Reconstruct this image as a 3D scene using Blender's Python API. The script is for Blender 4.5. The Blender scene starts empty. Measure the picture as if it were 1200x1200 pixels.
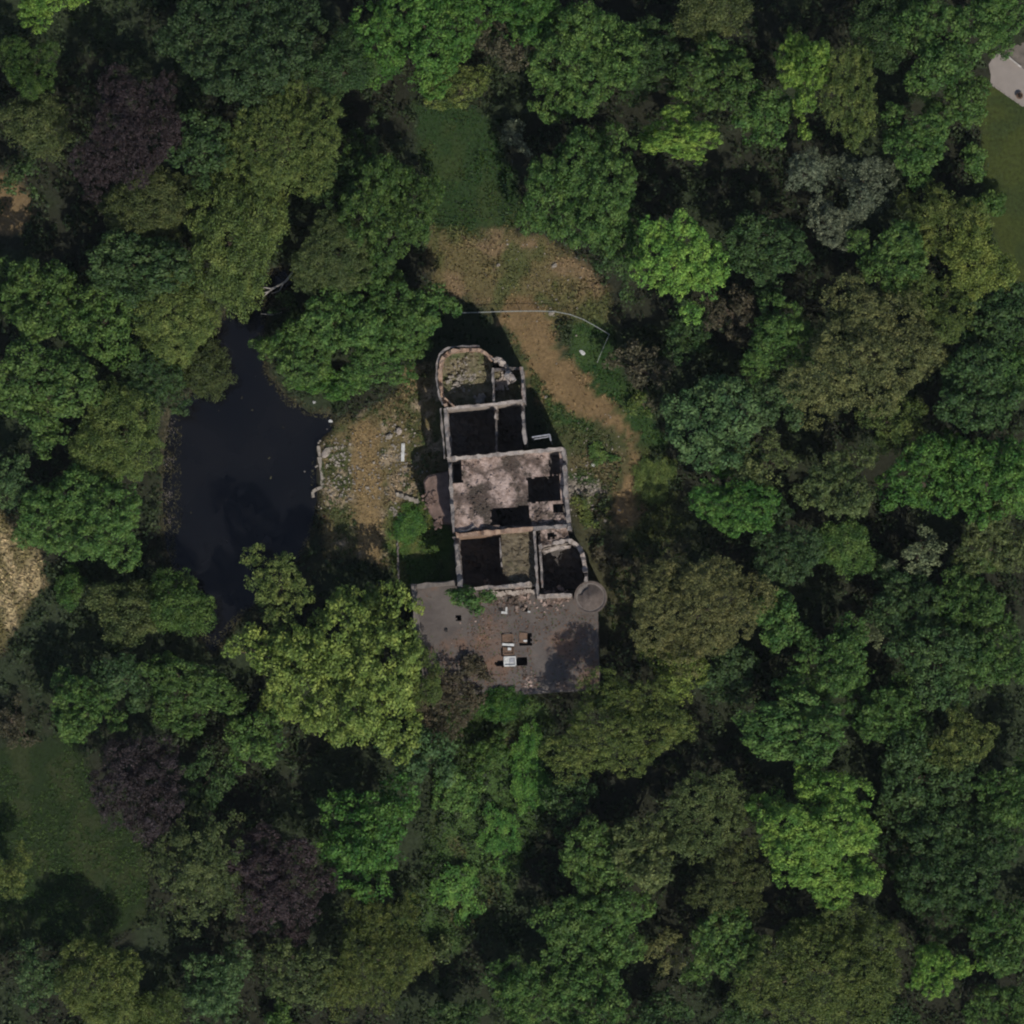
import bpy, math
import numpy as np
from mathutils import Vector

RNG = np.random.default_rng(20240611)
C = bpy.context.scene.collection
S = bpy.context.scene
R = math.radians

# ------------------------------------------------------------------ camera
# 0.1 m per photograph pixel (1200 px = 120 m); seen from high above, slightly from the south-east
TX, TY = 0.02, -0.038            # lean of the line of sight per metre of height
DIST = 900.0
cam_d = bpy.data.cameras.new('camera')
cam = bpy.data.objects.new('camera', cam_d); C.objects.link(cam)
axis = Vector((TX, TY, 1.0)).normalized()
cam.location = axis * DIST
zc = axis
yc = (Vector((0, 1, 0)) - zc * zc.y).normalized()
xc = yc.cross(zc)
from mathutils import Matrix
cam.rotation_euler = Matrix((xc, yc, zc)).transposed().to_euler()
cam_d.sensor_width = 36.0
cam_d.lens = 36.0 * DIST / 120.0
cam_d.clip_start = 10.0
cam_d.clip_end = 9000.0
S.camera = cam

# ------------------------------------------------------------------ sky, sun, exposure
SUN_EL, SUN_AZ = 51.0, 154.0       # azimuth clockwise from north (+Y)
w = bpy.data.worlds.new('World'); S.world = w; w.use_nodes = True
nt = w.node_tree
for n in list(nt.nodes): nt.nodes.remove(n)
sky = nt.nodes.new('ShaderNodeTexSky'); sky.sky_type = 'NISHITA'; sky.sun_disc = False
sky.sun_elevation = R(SUN_EL); sky.sun_rotation = R(SUN_AZ)
bg = nt.nodes.new('ShaderNodeBackground'); bg.inputs[1].default_value = 0.105
wo = nt.nodes.new('ShaderNodeOutputWorld')
nt.links.new(sky.outputs[0], bg.inputs[0]); nt.links.new(bg.outputs[0], wo.inputs[0])
sl = bpy.data.lights.new('sun', 'SUN'); sl.energy = 3.35; sl.angle = R(0.5); sl.color = (1.0, 0.95, 0.87)
sun = bpy.data.objects.new('sun', sl); C.objects.link(sun)
sd = Vector((math.sin(R(SUN_AZ)) * math.cos(R(SUN_EL)), math.cos(R(SUN_AZ)) * math.cos(R(SUN_EL)), math.sin(R(SUN_EL))))
sun.rotation_euler = sd.to_track_quat('Z', 'Y').to_euler()
sun.location = (60, -120, 200)
S.view_settings.view_transform = 'Standard'; S.view_settings.look = 'None'
S.view_settings.gamma = 1.0; S.view_settings.use_curve_mapping = False
S.view_settings.exposure = 0.0
S.render.engine = 'CYCLES'
S.cycles.max_bounces = 3; S.cycles.diffuse_bounces = 2; S.cycles.glossy_bounces = 2
S.cycles.transmission_bounces = 3; S.cycles.transparent_max_bounces = 4
S.render.film_transparent = False
S.cycles.filter_width = 2.1
S.cycles.adaptive_threshold = 0.02

# ------------------------------------------------------------------ helpers
def P(px, py, z=0.0):
    """the place at height z that the photograph shows at that pixel"""
    k = z / cam.location.z
    return np.array([(px - 600) * 0.1 * (1 - k) + TX * z, (600 - py) * 0.1 * (1 - k) + TY * z, z])

def tag(o, label=None, cat=None, group=None, kind=None):
    if label: o['label'] = label
    if cat: o['category'] = cat
    if group: o['group'] = group
    if kind: o['kind'] = kind
    return o

def empty(name, loc=(0, 0, 0), rz=0.0):
    o = bpy.data.objects.new(name, None); C.objects.link(o)
    o.location = Vector([float(v) for v in loc]); o.rotation_euler = (0, 0, rz)
    o.empty_display_size = 0.2
    return o

class MB:
    """collects vertices and faces of one mesh in world coordinates"""
    def __init__(self): self.v = []; self.f = []
    def add(self, v, f):
        b = len(self.v)
        self.v.extend([tuple(float(c) for c in p) for p in v])
        self.f.extend([tuple(i + b for i in q) for q in f])
    def box(self, c, size, rz=0.0, jit=0.0, tilt=(0, 0)):
        sx, sy, sz = [s / 2 for s in size]
        v = np.array([(x, y, z) for z in (-sz, sz) for y in (-sy, sy) for x in (-sx, sx)])
        if jit: v = v + RNG.normal(0, jit, v.shape)
        a, b = tilt
        v = v @ np.array([[1, 0, 0], [0, math.cos(a), math.sin(a)], [0, -math.sin(a), math.cos(a)]])
        v = v @ np.array([[math.cos(b), 0, -math.sin(b)], [0, 1, 0], [math.sin(b), 0, math.cos(b)]])
        v = v @ np.array([[math.cos(rz), math.sin(rz), 0], [-math.sin(rz), math.cos(rz), 0], [0, 0, 1]])
        self.add(v + np.array(c), [(0, 2, 3, 1), (4, 5, 7, 6), (0, 1, 5, 4), (2, 6, 7, 3), (0, 4, 6, 2), (1, 3, 7, 5)])
    def tube(self, pts, rad, n=7):
        pts = [np.array(p, float) for p in pts]; b = []
        v = []
        for i, p in enumerate(pts):
            d = pts[min(i + 1, len(pts) - 1)] - pts[max(i - 1, 0)]
            d = d / (np.linalg.norm(d) + 1e-9)
            a = np.cross(d, [0, 0, 1.0]) if abs(d[2]) < 0.9 else np.cross(d, [1.0, 0, 0])
            a /= np.linalg.norm(a); c = np.cross(d, a)
            r = rad[i] if hasattr(rad, '__len__') else rad
            for k in range(n):
                t = 2 * math.pi * k / n
                v.append(p + r * (math.cos(t) * a + math.sin(t) * c))
        f = []
        for i in range(len(pts) - 1):
            for k in range(n):
                f.append((i * n + k, i * n + (k + 1) % n, (i + 1) * n + (k + 1) % n, (i + 1) * n + k))
        f.append(tuple(range(n))[::-1]); f.append(tuple(range((len(pts) - 1) * n, len(pts) * n)))
        self.add(v, f)
    def prism(self, poly, z0, z1, bevel=0.0):
        n = len(poly); poly = [np.array(p[:2], float) for p in poly]
        c = sum(poly) / n
        rings = [(poly, z0), (poly, z1 - bevel)]
        if bevel: rings.append(([p + (c - p) / np.linalg.norm(c - p) * bevel for p in poly], z1))
        v = [(p[0], p[1], z) for ring, z in rings for p in ring]; f = []
        for r in range(len(rings) - 1):
            for k in range(n):
                f.append((r * n + k, r * n + (k + 1) % n, (r + 1) * n + (k + 1) % n, (r + 1) * n + k))
        f.append(tuple(range((len(rings) - 1) * n, len(rings) * n)))
        self.add(v, f)
    def build(self, name, mat, parent=None, smooth=False):
        off = np.array(parent_world(parent)) if parent else np.zeros(3)
        me = bpy.data.meshes.new(name)
        me.from_pydata([tuple(np.array(p) - off) for p in self.v], [], self.f)
        me.update()
        if smooth: me.shade_smooth()
        o = bpy.data.objects.new(name, me); C.objects.link(o)
        if mat: me.materials.append(mat)
        if parent: o.parent = parent
        return o

def parent_world(o):
    p = Vector((0, 0, 0))
    while o:
        p = p + o.location; o = o.parent
    return p

def quads_mesh(name, V, mat, attr=None):
    """V: (n,4,3) loose quads -> one mesh, fast"""
    n = len(V)
    me = bpy.data.meshes.new(name)
    me.vertices.add(n * 4); me.loops.add(n * 4); me.polygons.add(n)
    me.vertices.foreach_set('co', np.ascontiguousarray(V.reshape(-1), dtype=np.float32))
    me.loops.foreach_set('vertex_index', np.arange(n * 4, dtype=np.int32))
    me.polygons.foreach_set('loop_start', np.arange(0, n * 4, 4, dtype=np.int32))
    if attr is not None:
        ca = me.color_attributes.new('tone', 'FLOAT_COLOR', 'POINT')
        col = np.ones((n, 4, 4), np.float32); col[:, :, :3] = attr[:, None, :]
        ca.data.foreach_set('color', col.reshape(-1))
    me.update(calc_edges=True)
    if mat: me.materials.append(mat)
    return me

# value noise
_lat = RNG.random((256, 256))
def vnoise(x, y):
    xi = np.floor(x).astype(int); yi = np.floor(y).astype(int)
    fx = x - xi; fy = y - yi
    fx = fx * fx * (3 - 2 * fx); fy = fy * fy * (3 - 2 * fy)
    a = _lat[yi % 256, xi % 256]; b = _lat[yi % 256, (xi + 1) % 256]
    c = _lat[(yi + 1) % 256, xi % 256]; d = _lat[(yi + 1) % 256, (xi + 1) % 256]
    return (a * (1 - fx) + b * fx) * (1 - fy) + (c * (1 - fx) + d * fx) * fy
def fbm(x, y, o=4):
    s = 0; a = 0.5; t = 0
    for i in range(o):
        s = s + a * vnoise(x * 2 ** i + 17 * i, y * 2 ** i + 31 * i); t += a; a *= 0.5
    return s / t

def inside(poly, x, y):
    poly = np.asarray(poly, float); r = np.zeros(x.shape, bool); j = len(poly) - 1
    for i in range(len(poly)):
        xi, yi = poly[i]; xj, yj = poly[j]
        c = ((yi > y) != (yj > y)) & (x < (xj - xi) * (y - yi) / (yj - yi + 1e-12) + xi)
        r ^= c; j = i
    return r
def pdist(poly, x, y, closed=True):
    poly = np.asarray(poly, float); d = np.full(x.shape, 1e9)
    n = len(poly)
    for i in range(n if closed else n - 1):
        a = poly[i]; b = poly[(i + 1) % n]; ab = b - a
        t = np.clip(((x - a[0]) * ab[0] + (y - a[1]) * ab[1]) / (ab @ ab + 1e-9), 0, 1)
        d = np.minimum(d, np.hypot(x - a[0] - t * ab[0], y - a[1] - t * ab[1]))
    return d
def sdist(poly, x, y):            # > 0 inside
    d = pdist(poly, x, y); return np.where(inside(poly, x, y), d, -d)
def sstep(a, b, x):
    t = np.clip((x - a) / (b - a), 0, 1); return t * t * (3 - 2 * t)

# ------------------------------------------------------------------ materials
def mat(name, base, rough=0.85, dark=None, scale=1.0, detail=6, contrast=(0.35, 0.65), third=None, third_scale=0.25,
        third_rng=(0.55, 0.7), bump=0.3, bump_scale=None, spec=0.25, cracks=None):
    m = bpy.data.materials.new(name); m.use_nodes = True; t = m.node_tree
    b = t.nodes['Principled BSDF']; b.inputs['Roughness'].default_value = rough
    b.inputs['Specular IOR Level'].default_value = spec
    tc = t.nodes.new('ShaderNodeTexCoord')
    n1 = t.nodes.new('ShaderNodeTexNoise'); n1.inputs['Scale'].default_value = scale; n1.inputs['Detail'].default_value = detail
    n1.inputs['Roughness'].default_value = 0.65
    t.links.new(tc.outputs['Object'], n1.inputs['Vector'])
    r1 = t.nodes.new('ShaderNodeValToRGB'); e = r1.color_ramp.elements
    e[0].position, e[1].position = contrast
    e[0].color = (*(dark or [c * 0.55 for c in base]), 1); e[1].color = (*base, 1)
    t.links.new(n1.outputs[0], r1.inputs[0])
    out = r1.outputs[0]
    if third:
        n2 = t.nodes.new('ShaderNodeTexNoise'); n2.inputs['Scale'].default_value = third_scale; n2.inputs['Detail'].default_value = 8
        n2.inputs['Roughness'].default_value = 0.7
        mp = t.nodes.new('ShaderNodeMapping'); mp.inputs['Location'].default_value = (31, 7, 3)
        t.links.new(tc.outputs['Object'], mp.inputs[0]); t.links.new(mp.outputs[0], n2.inputs['Vector'])
        r2 = t.nodes.new('ShaderNodeMapRange'); r2.inputs[1].default_value, r2.inputs[2].default_value = third_rng
        t.links.new(n2.outputs[0], r2.inputs[0])
        mx = t.nodes.new('ShaderNodeMix'); mx.data_type = 'RGBA'
        t.links.new(r2.outputs[0], mx.inputs[0]); t.links.new(out, mx.inputs[6]); mx.inputs[7].default_value = (*third, 1)
        out = mx.outputs[2]
    if cracks:
        vo = t.nodes.new('ShaderNodeTexVoronoi'); vo.feature = 'DISTANCE_TO_EDGE'; vo.inputs['Scale'].default_value = cracks
        wn = t.nodes.new('ShaderNodeTexNoise'); wn.inputs['Scale'].default_value = 0.8; wn.inputs['Detail'].default_value = 5
        t.links.new(tc.outputs['Object'], wn.inputs['Vector'])
        va = t.nodes.new('ShaderNodeVectorMath'); va.operation = 'MULTIPLY_ADD'; va.inputs[1].default_value = (2.2, 2.2, 0)
        t.links.new(wn.outputs['Color'], va.inputs[0]); t.links.new(tc.outputs['Object'], va.inputs[2]); t.links.new(va.outputs[0], vo.inputs['Vector'])
        cr_ = t.nodes.new('ShaderNodeMapRange'); cr_.inputs[1].default_value = 0.0; cr_.inputs[2].default_value = 0.09; cr_.inputs[3].default_value = 0.9; cr_.inputs[4].default_value = 0.0
        t.links.new(vo.outputs['Distance'], cr_.inputs[0])
        mc = t.nodes.new('ShaderNodeMix'); mc.data_type = 'RGBA'; t.links.new(cr_.outputs[0], mc.inputs[0]); t.links.new(out, mc.inputs[6]); mc.inputs[7].default_value = (0.07, 0.05, 0.04, 1)
        out = mc.outputs[2]
    t.links.new(out, b.inputs['Base Color'])
    n3 = t.nodes.new('ShaderNodeTexNoise'); n3.inputs['Scale'].default_value = bump_scale or scale * 4; n3.inputs['Detail'].default_value = 5
    t.links.new(tc.outputs['Object'], n3.inputs['Vector'])
    bp = t.nodes.new('ShaderNodeBump'); bp.inputs['Strength'].default_value = bump; bp.inputs['Distance'].default_value = 0.1
    t.links.new(n3.outputs[0], bp.inputs['Height']); t.links.new(bp.outputs[0], b.inputs['Normal'])
    return m

def leaf_material(name, transl=0.22, var=0.45):
    """leaf colour comes from the object; every leaf varies a little, so do whole boughs"""
    m = bpy.data.materials.new(name); m.use_nodes = True; t = m.node_tree
    b = t.nodes['Principled BSDF']; out = t.nodes['Material Output']
    b.inputs['Roughness'].default_value = 0.6; b.inputs['Specular IOR Level'].default_value = 0.2
    oi = t.nodes.new('ShaderNodeObjectInfo'); g = t.nodes.new('ShaderNodeNewGeometry')
    tc = t.nodes.new('ShaderNodeTexCoord'); ns = t.nodes.new('ShaderNodeTexNoise')
    ns.inputs['Scale'].default_value = 0.7; ns.inputs['Detail'].default_value = 5
    ad = t.nodes.new('ShaderNodeVectorMath'); ad.operation = 'ADD'
    sc = t.nodes.new('ShaderNodeVectorMath'); sc.operation = 'SCALE'; sc.inputs[3].default_value = 60.0
    cmb = t.nodes.new('ShaderNodeCombineXYZ')
    for k in range(3): t.links.new(oi.outputs['Random'], cmb.inputs[k])
    t.links.new(cmb.outputs[0], sc.inputs[0]); t.links.new(tc.outputs['Object'], ad.inputs[0]); t.links.new(sc.outputs[0], ad.inputs[1])
    t.links.new(ad.outputs[0], ns.inputs['Vector'])
    m1 = t.nodes.new('ShaderNodeMapRange'); m1.inputs[3].default_value = 1 - var; m1.inputs[4].default_value = 1 + var
    t.links.new(g.outputs['Random Per Island'], m1.inputs[0])
    m2 = t.nodes.new('ShaderNodeMapRange'); m2.inputs[1].default_value = 0.3; m2.inputs[2].default_value = 0.7
    m2.inputs[3].default_value = 0.55; m2.inputs[4].default_value = 1.45
    t.links.new(ns.outputs[0], m2.inputs[0])
    mu = t.nodes.new('ShaderNodeMath'); mu.operation = 'MULTIPLY'
    t.links.new(m1.outputs[0], mu.inputs[0]); t.links.new(m2.outputs[0], mu.inputs[1])
    hs = t.nodes.new('ShaderNodeHueSaturation')
    m3 = t.nodes.new('ShaderNodeMapRange'); m3.inputs[1].default_value = 0.3; m3.inputs[2].default_value = 0.7
    m3.inputs[3].default_value = 0.522; m3.inputs[4].default_value = 0.466
    t.links.new(ns.outputs[0], m3.inputs[0]); t.links.new(m3.outputs[0], hs.inputs['Hue'])
    t.links.new(mu.outputs[0], hs.inputs['Value']); t.links.new(oi.outputs['Color'], hs.inputs['Color'])
    t.links.new(hs.outputs[0], b.inputs['Base Color'])
    tr = t.nodes.new('ShaderNodeBsdfTranslucent'); t.links.new(hs.outputs[0], tr.inputs[0])
    mx = t.nodes.new('ShaderNodeMixShader'); mx.inputs[0].default_value = transl
    t.links.new(b.outputs[0], mx.inputs[1]); t.links.new(tr.outputs[0], mx.inputs[2]); t.links.new(mx.outputs[0], out.inputs[0])
    return m

def tone_material(name, rough=0.9, bump=0.7, scale=2.4, speck=0.5, transl=0.0):
    """colour from the mesh's own painted tone (soil, grass, straw), broken by noise"""
    m = bpy.data.materials.new(name); m.use_nodes = True; t = m.node_tree
    b = t.nodes['Principled BSDF']; b.inputs['Roughness'].default_value = rough; b.inputs['Specular IOR Level'].default_value = 0.15
    at = t.nodes.new('ShaderNodeAttribute'); at.attribute_name = 'tone'
    tc = t.nodes.new('ShaderNodeTexCoord'); n = t.nodes.new('ShaderNodeTexNoise'); n.inputs['Scale'].default_value = scale
    n.inputs['Detail'].default_value = 8; n.inputs['Roughness'].default_value = 0.75
    t.links.new(tc.outputs['Object'], n.inputs['Vector'])
    mr = t.nodes.new('ShaderNodeMapRange'); mr.inputs[1].default_value = 0.3; mr.inputs[2].default_value = 0.7
    mr.inputs[3].default_value = 1 - speck; mr.inputs[4].default_value = 1 + speck
    t.links.new(n.outputs[0], mr.inputs[0])
    hs = t.nodes.new('ShaderNodeHueSaturation'); t.links.new(at.outputs['Color'], hs.inputs['Color']); t.links.new(mr.outputs[0], hs.inputs['Value'])
    t.links.new(hs.outputs[0], b.inputs['Base Color'])
    bp = t.nodes.new('ShaderNodeBump'); bp.inputs['Strength'].default_value = bump; bp.inputs['Distance'].default_value = 0.15
    t.links.new(n.outputs[0], bp.inputs['Height']); t.links.new(bp.outputs[0], b.inputs['Normal'])
    return m

M_leaf = leaf_material('leaves')
M_ground = tone_material('ground soil and turf')
M_tuft = tone_material('grass blades', speck=0.25, bump=0.0)
M_bark = mat('bark', (0.11, 0.085, 0.06), scale=2.5, bump=0.6)
M_dead = mat('bleached dead wood', (0.42, 0.39, 0.35), scale=3, bump=0.4)
M_wall = mat('weathered wall stone and render', (0.25, 0.22, 0.198), dark=(0.10, 0.09, 0.085), scale=1.1, contrast=(0.36, 0.6),
             third=(0.20, 0.105, 0.07), third_scale=0.5, third_rng=(0.58, 0.72), bump=0.7)
M_brickwall = mat('broken orange brick', (0.36, 0.25, 0.175), dark=(0.17, 0.1, 0.07), scale=1.4, contrast=(0.3, 0.6), bump=0.8)
M_palewall = mat('pale crumbled masonry', (0.36, 0.31, 0.27), dark=(0.16, 0.125, 0.105), scale=1.3, contrast=(0.3, 0.55), bump=0.8)
M_slab = mat('pinkish concrete slab', (0.40, 0.305, 0.26), dark=(0.16, 0.11, 0.085), scale=0.9, contrast=(0.36, 0.58),
             third=(0.06, 0.047, 0.036), third_scale=0.3, third_rng=(0.47, 0.58), bump=0.6, cracks=0.2)
M_roof = mat('grey brown roof felt', (0.116, 0.099, 0.087), dark=(0.082, 0.069, 0.062), scale=0.5, contrast=(0.35, 0.65),
             third=(0.155, 0.095, 0.065), third_scale=0.16, third_rng=(0.49, 0.62), bump=0.25)
M_parapet = mat('parapet stone', (0.19, 0.165, 0.145), scale=1.2, bump=0.5)
M_interior = mat('dusty interior floor', (0.13, 0.115, 0.105), scale=0.8, bump=0.4)
M_moss = mat('overgrown rubble floor', (0.19, 0.16, 0.10), dark=(0.09, 0.085, 0.04), scale=1.0, contrast=(0.35, 0.62),
             third=(0.06, 0.085, 0.03), third_scale=0.4, third_rng=(0.52, 0.66), bump=0.9)
M_redbay = mat('red brown bay roof', (0.20, 0.135, 0.11), dark=(0.10, 0.07, 0.058), scale=1.0, bump=0.5)
M_stone = mat('pale rubble stone', (0.33, 0.29, 0.24), scale=2.5, bump=0.6)
M_white = mat('white painted sheet', (0.6, 0.6, 0.58), dark=(0.36, 0.36, 0.34), scale=3, bump=0.1)
M_black = mat('charred dark pane', (0.03, 0.028, 0.028), scale=2, bump=0.1)
M_brown = mat('rusty brown board', (0.17, 0.11, 0.075), scale=2, bump=0.3)
M_turret = mat('turret cap lead', (0.125, 0.10, 0.086), dark=(0.08, 0.064, 0.055), scale=1.5, contrast=(0.35, 0.6), bump=0.4)
M_metal = mat('galvanised fence metal', (0.33, 0.35, 0.33), rough=0.6, scale=5, bump=0.1)
M_steel = mat('grey steel', (0.36, 0.36, 0.38), rough=0.6, scale=4, bump=0.1)
M_patio = mat('beige gravel terrace', (0.27, 0.235, 0.205), dark=(0.225, 0.195, 0.17), scale=0.8, contrast=(0.3, 0.7), bump=0.2)
M_kerb = mat('pale kerb', (0.5, 0.46, 0.41), scale=2, bump=0.2)
M_drive = mat('grey brown drive', (0.17, 0.145, 0.12), scale=0.9, bump=0.3)

def water_material():
    m = bpy.data.materials.new('dark pond water'); m.use_nodes = True; t = m.node_tree
    b = t.nodes['Principled BSDF']; b.inputs['Roughness'].default_value = 0.08; b.inputs['IOR'].default_value = 1.33
    tc = t.nodes.new('ShaderNodeTexCoord'); n = t.nodes.new('ShaderNodeTexNoise'); n.inputs['Scale'].default_value = 0.12; n.inputs['Detail'].default_value = 4
    t.links.new(tc.outputs['Object'], n.inputs['Vector'])
    r = t.nodes.new('ShaderNodeValToRGB'); r.color_ramp.elements[0].position = 0.35; r.color_ramp.elements[1].position = 0.7
    r.color_ramp.elements[0].color = (0.004, 0.0045, 0.006, 1); r.color_ramp.elements[1].color = (0.008, 0.008, 0.009, 1)
    t.links.new(n.outputs[0], r.inputs[0]); t.links.new(r.outputs[0], b.inputs['Base Color'])
    n2 = t.nodes.new('ShaderNodeTexNoise'); n2.inputs['Scale'].default_value = 1.5; n2.inputs['Detail'].default_value = 3
    t.links.new(tc.outputs['Object'], n2.inputs['Vector'])
    bp = t.nodes.new('ShaderNodeBump'); bp.inputs['Strength'].default_value = 0.05; bp.inputs['Distance'].default_value = 0.05
    t.links.new(n2.outputs[0], bp.inputs['Height']); t.links.new(bp.outputs[0], b.inputs['Normal'])
    return m
M_water = water_material()

# ------------------------------------------------------------------ ground (one sheet to the horizon), pond
POND = [(292, 318), (262, 365), (236, 415), (222, 462), (200, 478), (191, 520), (189, 580), (193, 640), (208, 690), (228, 740), (250, 768),
        (284, 720), (318, 692), (346, 662), (362, 630), (369, 604), (371, 584), (371, 525), (378, 512), (391, 502), (389, 484), (362, 482),
        (335, 462), (312, 436), (308, 392), (316, 350), (345, 330), (330, 310)]
TERRACE = [(482, 686), (700, 690), (703, 806), (494, 815)]
GRASS_TOP = [(485, 118), (560, 122), (592, 180), (612, 232), (640, 262), (560, 275), (508, 258), (492, 180)]
DRY = [(506, 250), (545, 244), (600, 258), (655, 285), (695, 315), (716, 350), (712, 388), (660, 380), (640, 400), (600, 372), (560, 358), (498, 352)]
TRACK = [(610, 372), (632, 405), (650, 440), (672, 468), (705, 484), (730, 502), (741, 530), (742, 556), (736, 590), (731, 614)]
TRACK_W = [24, 22, 24, 21, 14, 11, 9.5, 11, 14, 11]
GRASS_E = [(668, 372), (716, 384), (722, 440), (760, 470), (775, 520), (748, 515), (700, 472), (672, 440)]
SCRUB = [(590, 362), (640, 400), (665, 470), (735, 505), (735, 570), (700, 590), (663, 560), (655, 520), (615, 440)]
GRASS_SE = [(746, 520), (775, 540), (800, 610), (770, 640), (735, 640), (742, 590)]
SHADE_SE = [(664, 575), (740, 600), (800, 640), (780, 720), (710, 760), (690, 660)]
WEST_DRY = [(374, 520), (392, 496), (455, 470), (485, 430), (525, 420), (525, 560), (498, 585), (462, 600), (455, 660), (380, 650)]
WEST_STRIP = [(410, 500), (430, 490), (446, 505), (446, 660), (420, 660)]
WEST_GREEN = [(455, 592), (500, 585), (532, 620), (532, 690), (470, 690), (452, 640)]
FIELD = [(-80, 560), (10, 606), (44, 650), (50, 684), (28, 720), (10, 752), (-6, 775), (-120, 780)]
LAWN_R = [(1148, 128), (1160, 92), (1210, 90), (1300, 60), (1300, 360), (1180, 330), (1158, 250)]
LAWN_BL = [(-60, 870), (40, 872), (90, 860), (120, 950), (170, 985), (172, 1075), (120, 1110), (-60, 1090)]
STRIP_B = [(530, 815), (625, 815), (645, 850), (636, 960), (590, 1050), (535, 1110), (470, 1085), (500, 1000), (520, 900)]
BROWN_TL = [(-30, 195), (20, 205), (38, 240), (12, 275), (-30, 270)]

g = np.concatenate([-np.geomspace(3000, 75, 14), np.arange(-74, 74.01, 0.4), np.geomspace(75, 3000, 14)])
GX, GY = np.meshgrid(g, g); n_g = len(g)
PX, PY = GX * 10 + 600, 600 - GY * 10
wob = (fbm(GX * 0.35, GY * 0.35, 5) - 0.5)
wob2 = (fbm(GX * 1.3 + 9, GY * 1.3, 3) - 0.5)
col = np.zeros((n_g, n_g, 3)); col[:] = (0.024, 0.026, 0.016)
patch = fbm(GX * 0.12 + 40, GY * 0.12, 4)[..., None]
col = col * (0.7 + 0.7 * patch) + np.array([0.0, 0.008, 0.0]) * sstep(0.45, 0.65, patch)
def paint(poly, c, soft=10, rag=36, amount=1.0):
    sdv = sdist(poly, PX, PY) + rag * wob + 0.6 * rag * wob2
    wgt = sstep(-soft, soft, sdv) * amount
    global col
    col = col * (1 - wgt[..., None]) + np.array(c) * wgt[..., None]
def spots(poly, c, f, lo, hi, amount=1.0, seed=0):
    m_ = sstep(-6, 10, sdist(poly, PX, PY)) * sstep(lo, hi, fbm(GX * f + seed, GY * f - seed, 4)) * amount
    global col
    col = col * (1 - m_[..., None]) + np.array(c) * m_[..., None]
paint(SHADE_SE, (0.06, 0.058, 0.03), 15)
paint(SCRUB, (0.058, 0.064, 0.026)); spots(SCRUB, (0.10, 0.085, 0.042), 0.5, 0.5, 0.65); spots(SCRUB, (0.03, 0.06, 0.018), 0.35, 0.52, 0.66, 1, 5)
paint(GRASS_SE, (0.05, 0.06, 0.02))
paint(DRY, (0.115, 0.095, 0.042), 10, 40); spots(DRY, (0.17, 0.12, 0.065), 0.45, 0.5, 0.68); spots(DRY, (0.07, 0.08, 0.028), 0.3, 0.48, 0.62, 0.9, 11)
paint(GRASS_TOP, (0.023, 0.046, 0.014), 8, 25); spots(GRASS_TOP, (0.032, 0.052, 0.016), 0.4, 0.5, 0.7)
paint(GRASS_E, (0.024, 0.052, 0.014), 8, 25); spots(GRASS_E, (0.04, 0.07, 0.02), 0.5, 0.5, 0.7, 1, 3)
paint(WEST_DRY, (0.125, 0.10, 0.048), 8, 25); spots(WEST_DRY, (0.055, 0.065, 0.024), 0.6, 0.48, 0.62, 0.9, 8); spots(WEST_DRY, (0.26, 0.205, 0.135), 0.8, 0.56, 0.68, 1, 21)
paint(WEST_STRIP, (0.19, 0.135, 0.065), 4, 14)
paint([(470, 430), (490, 425), (492, 460), (474, 465)], (0.2, 0.15, 0.075), 4, 8)
paint([(456, 560), (470, 550), (470, 620), (455, 640)], (0.22, 0.165, 0.10), 3, 8)
paint(WEST_GREEN, (0.045, 0.078, 0.018), 5, 14); spots(WEST_GREEN, (0.12, 0.12, 0.04), 0.6, 0.52, 0.66, 0.8, 4)
paint(FIELD, (0.32, 0.25, 0.135), 5, 22); spots(FIELD, (0.11, 0.10, 0.04), 0.5, 0.5, 0.62, 0.7, 13)
fs_ = sstep(-6, 6, sdist(FIELD, PX, PY)) * sstep(0.46, 0.62, fbm((GX + 0.35 * GY) * 1.5, (GY - 0.35 * GX) * 0.16, 3)) * 0.85
col = col * (1 - fs_[..., None]) + np.array((0.10, 0.085, 0.035)) * fs_[..., None]
paint(LAWN_R, (0.044, 0.056, 0.014), 6, 10); spots(LAWN_R, (0.034, 0.048, 0.014), 0.3, 0.45, 0.65, 1, 2)
paint(LAWN_BL, (0.018, 0.031, 0.010), 8, 20); spots(LAWN_BL, (0.03, 0.040, 0.015), 0.4, 0.5, 0.65, 1, 9)
paint(STRIP_B, (0.052, 0.092, 0.026), 10, 30); spots(STRIP_B, (0.085, 0.075, 0.035), 0.3, 0.55, 0.7, 0.8, 2)
paint(BROWN_TL, (0.16, 0.11, 0.055), 5, 18)
# trodden track, by distance from its middle line
tw = np.full(PX.shape, 1e9)
for i in range(len(TRACK) - 1):
    a, b = np.array(TRACK[i], float), np.array(TRACK[i + 1], float); ab = b - a
    t_ = np.clip(((PX - a[0]) * ab[0] + (PY - a[1]) * ab[1]) / (ab @ ab), 0, 1)
    tw = np.minimum(tw, np.hypot(PX - a[0] - t_ * ab[0], PY - a[1] - t_ * ab[1]) - (TRACK_W[i] * (1 - t_) + TRACK_W[i + 1] * t_))
wt = (sstep(7, -7, tw + 34 * wob + 26 * wob2) * sstep(0.34, 0.5, fbm(GX * 0.7 + 50, GY * 0.7, 4) + 0.24 * sstep(2, -7, tw)))[..., None]
col = col * (1 - wt) + np.array((0.165, 0.112, 0.055)) * wt * (0.75 + 0.5 * fbm(GX * 0.9, GY * 0.9, 3)[..., None]) + 0
dd = np.hypot((PX - 680) / 26, (PY - 574) / 11); wt = sstep(1.2, 0.5, dd + 1.2 * wob2 + wob)[..., None]
col = col * (1 - wt) + np.array((0.22, 0.19, 0.155)) * wt
pond_s = sdist(POND, PX, PY) / 10.0                     # metres inside the shore
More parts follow.
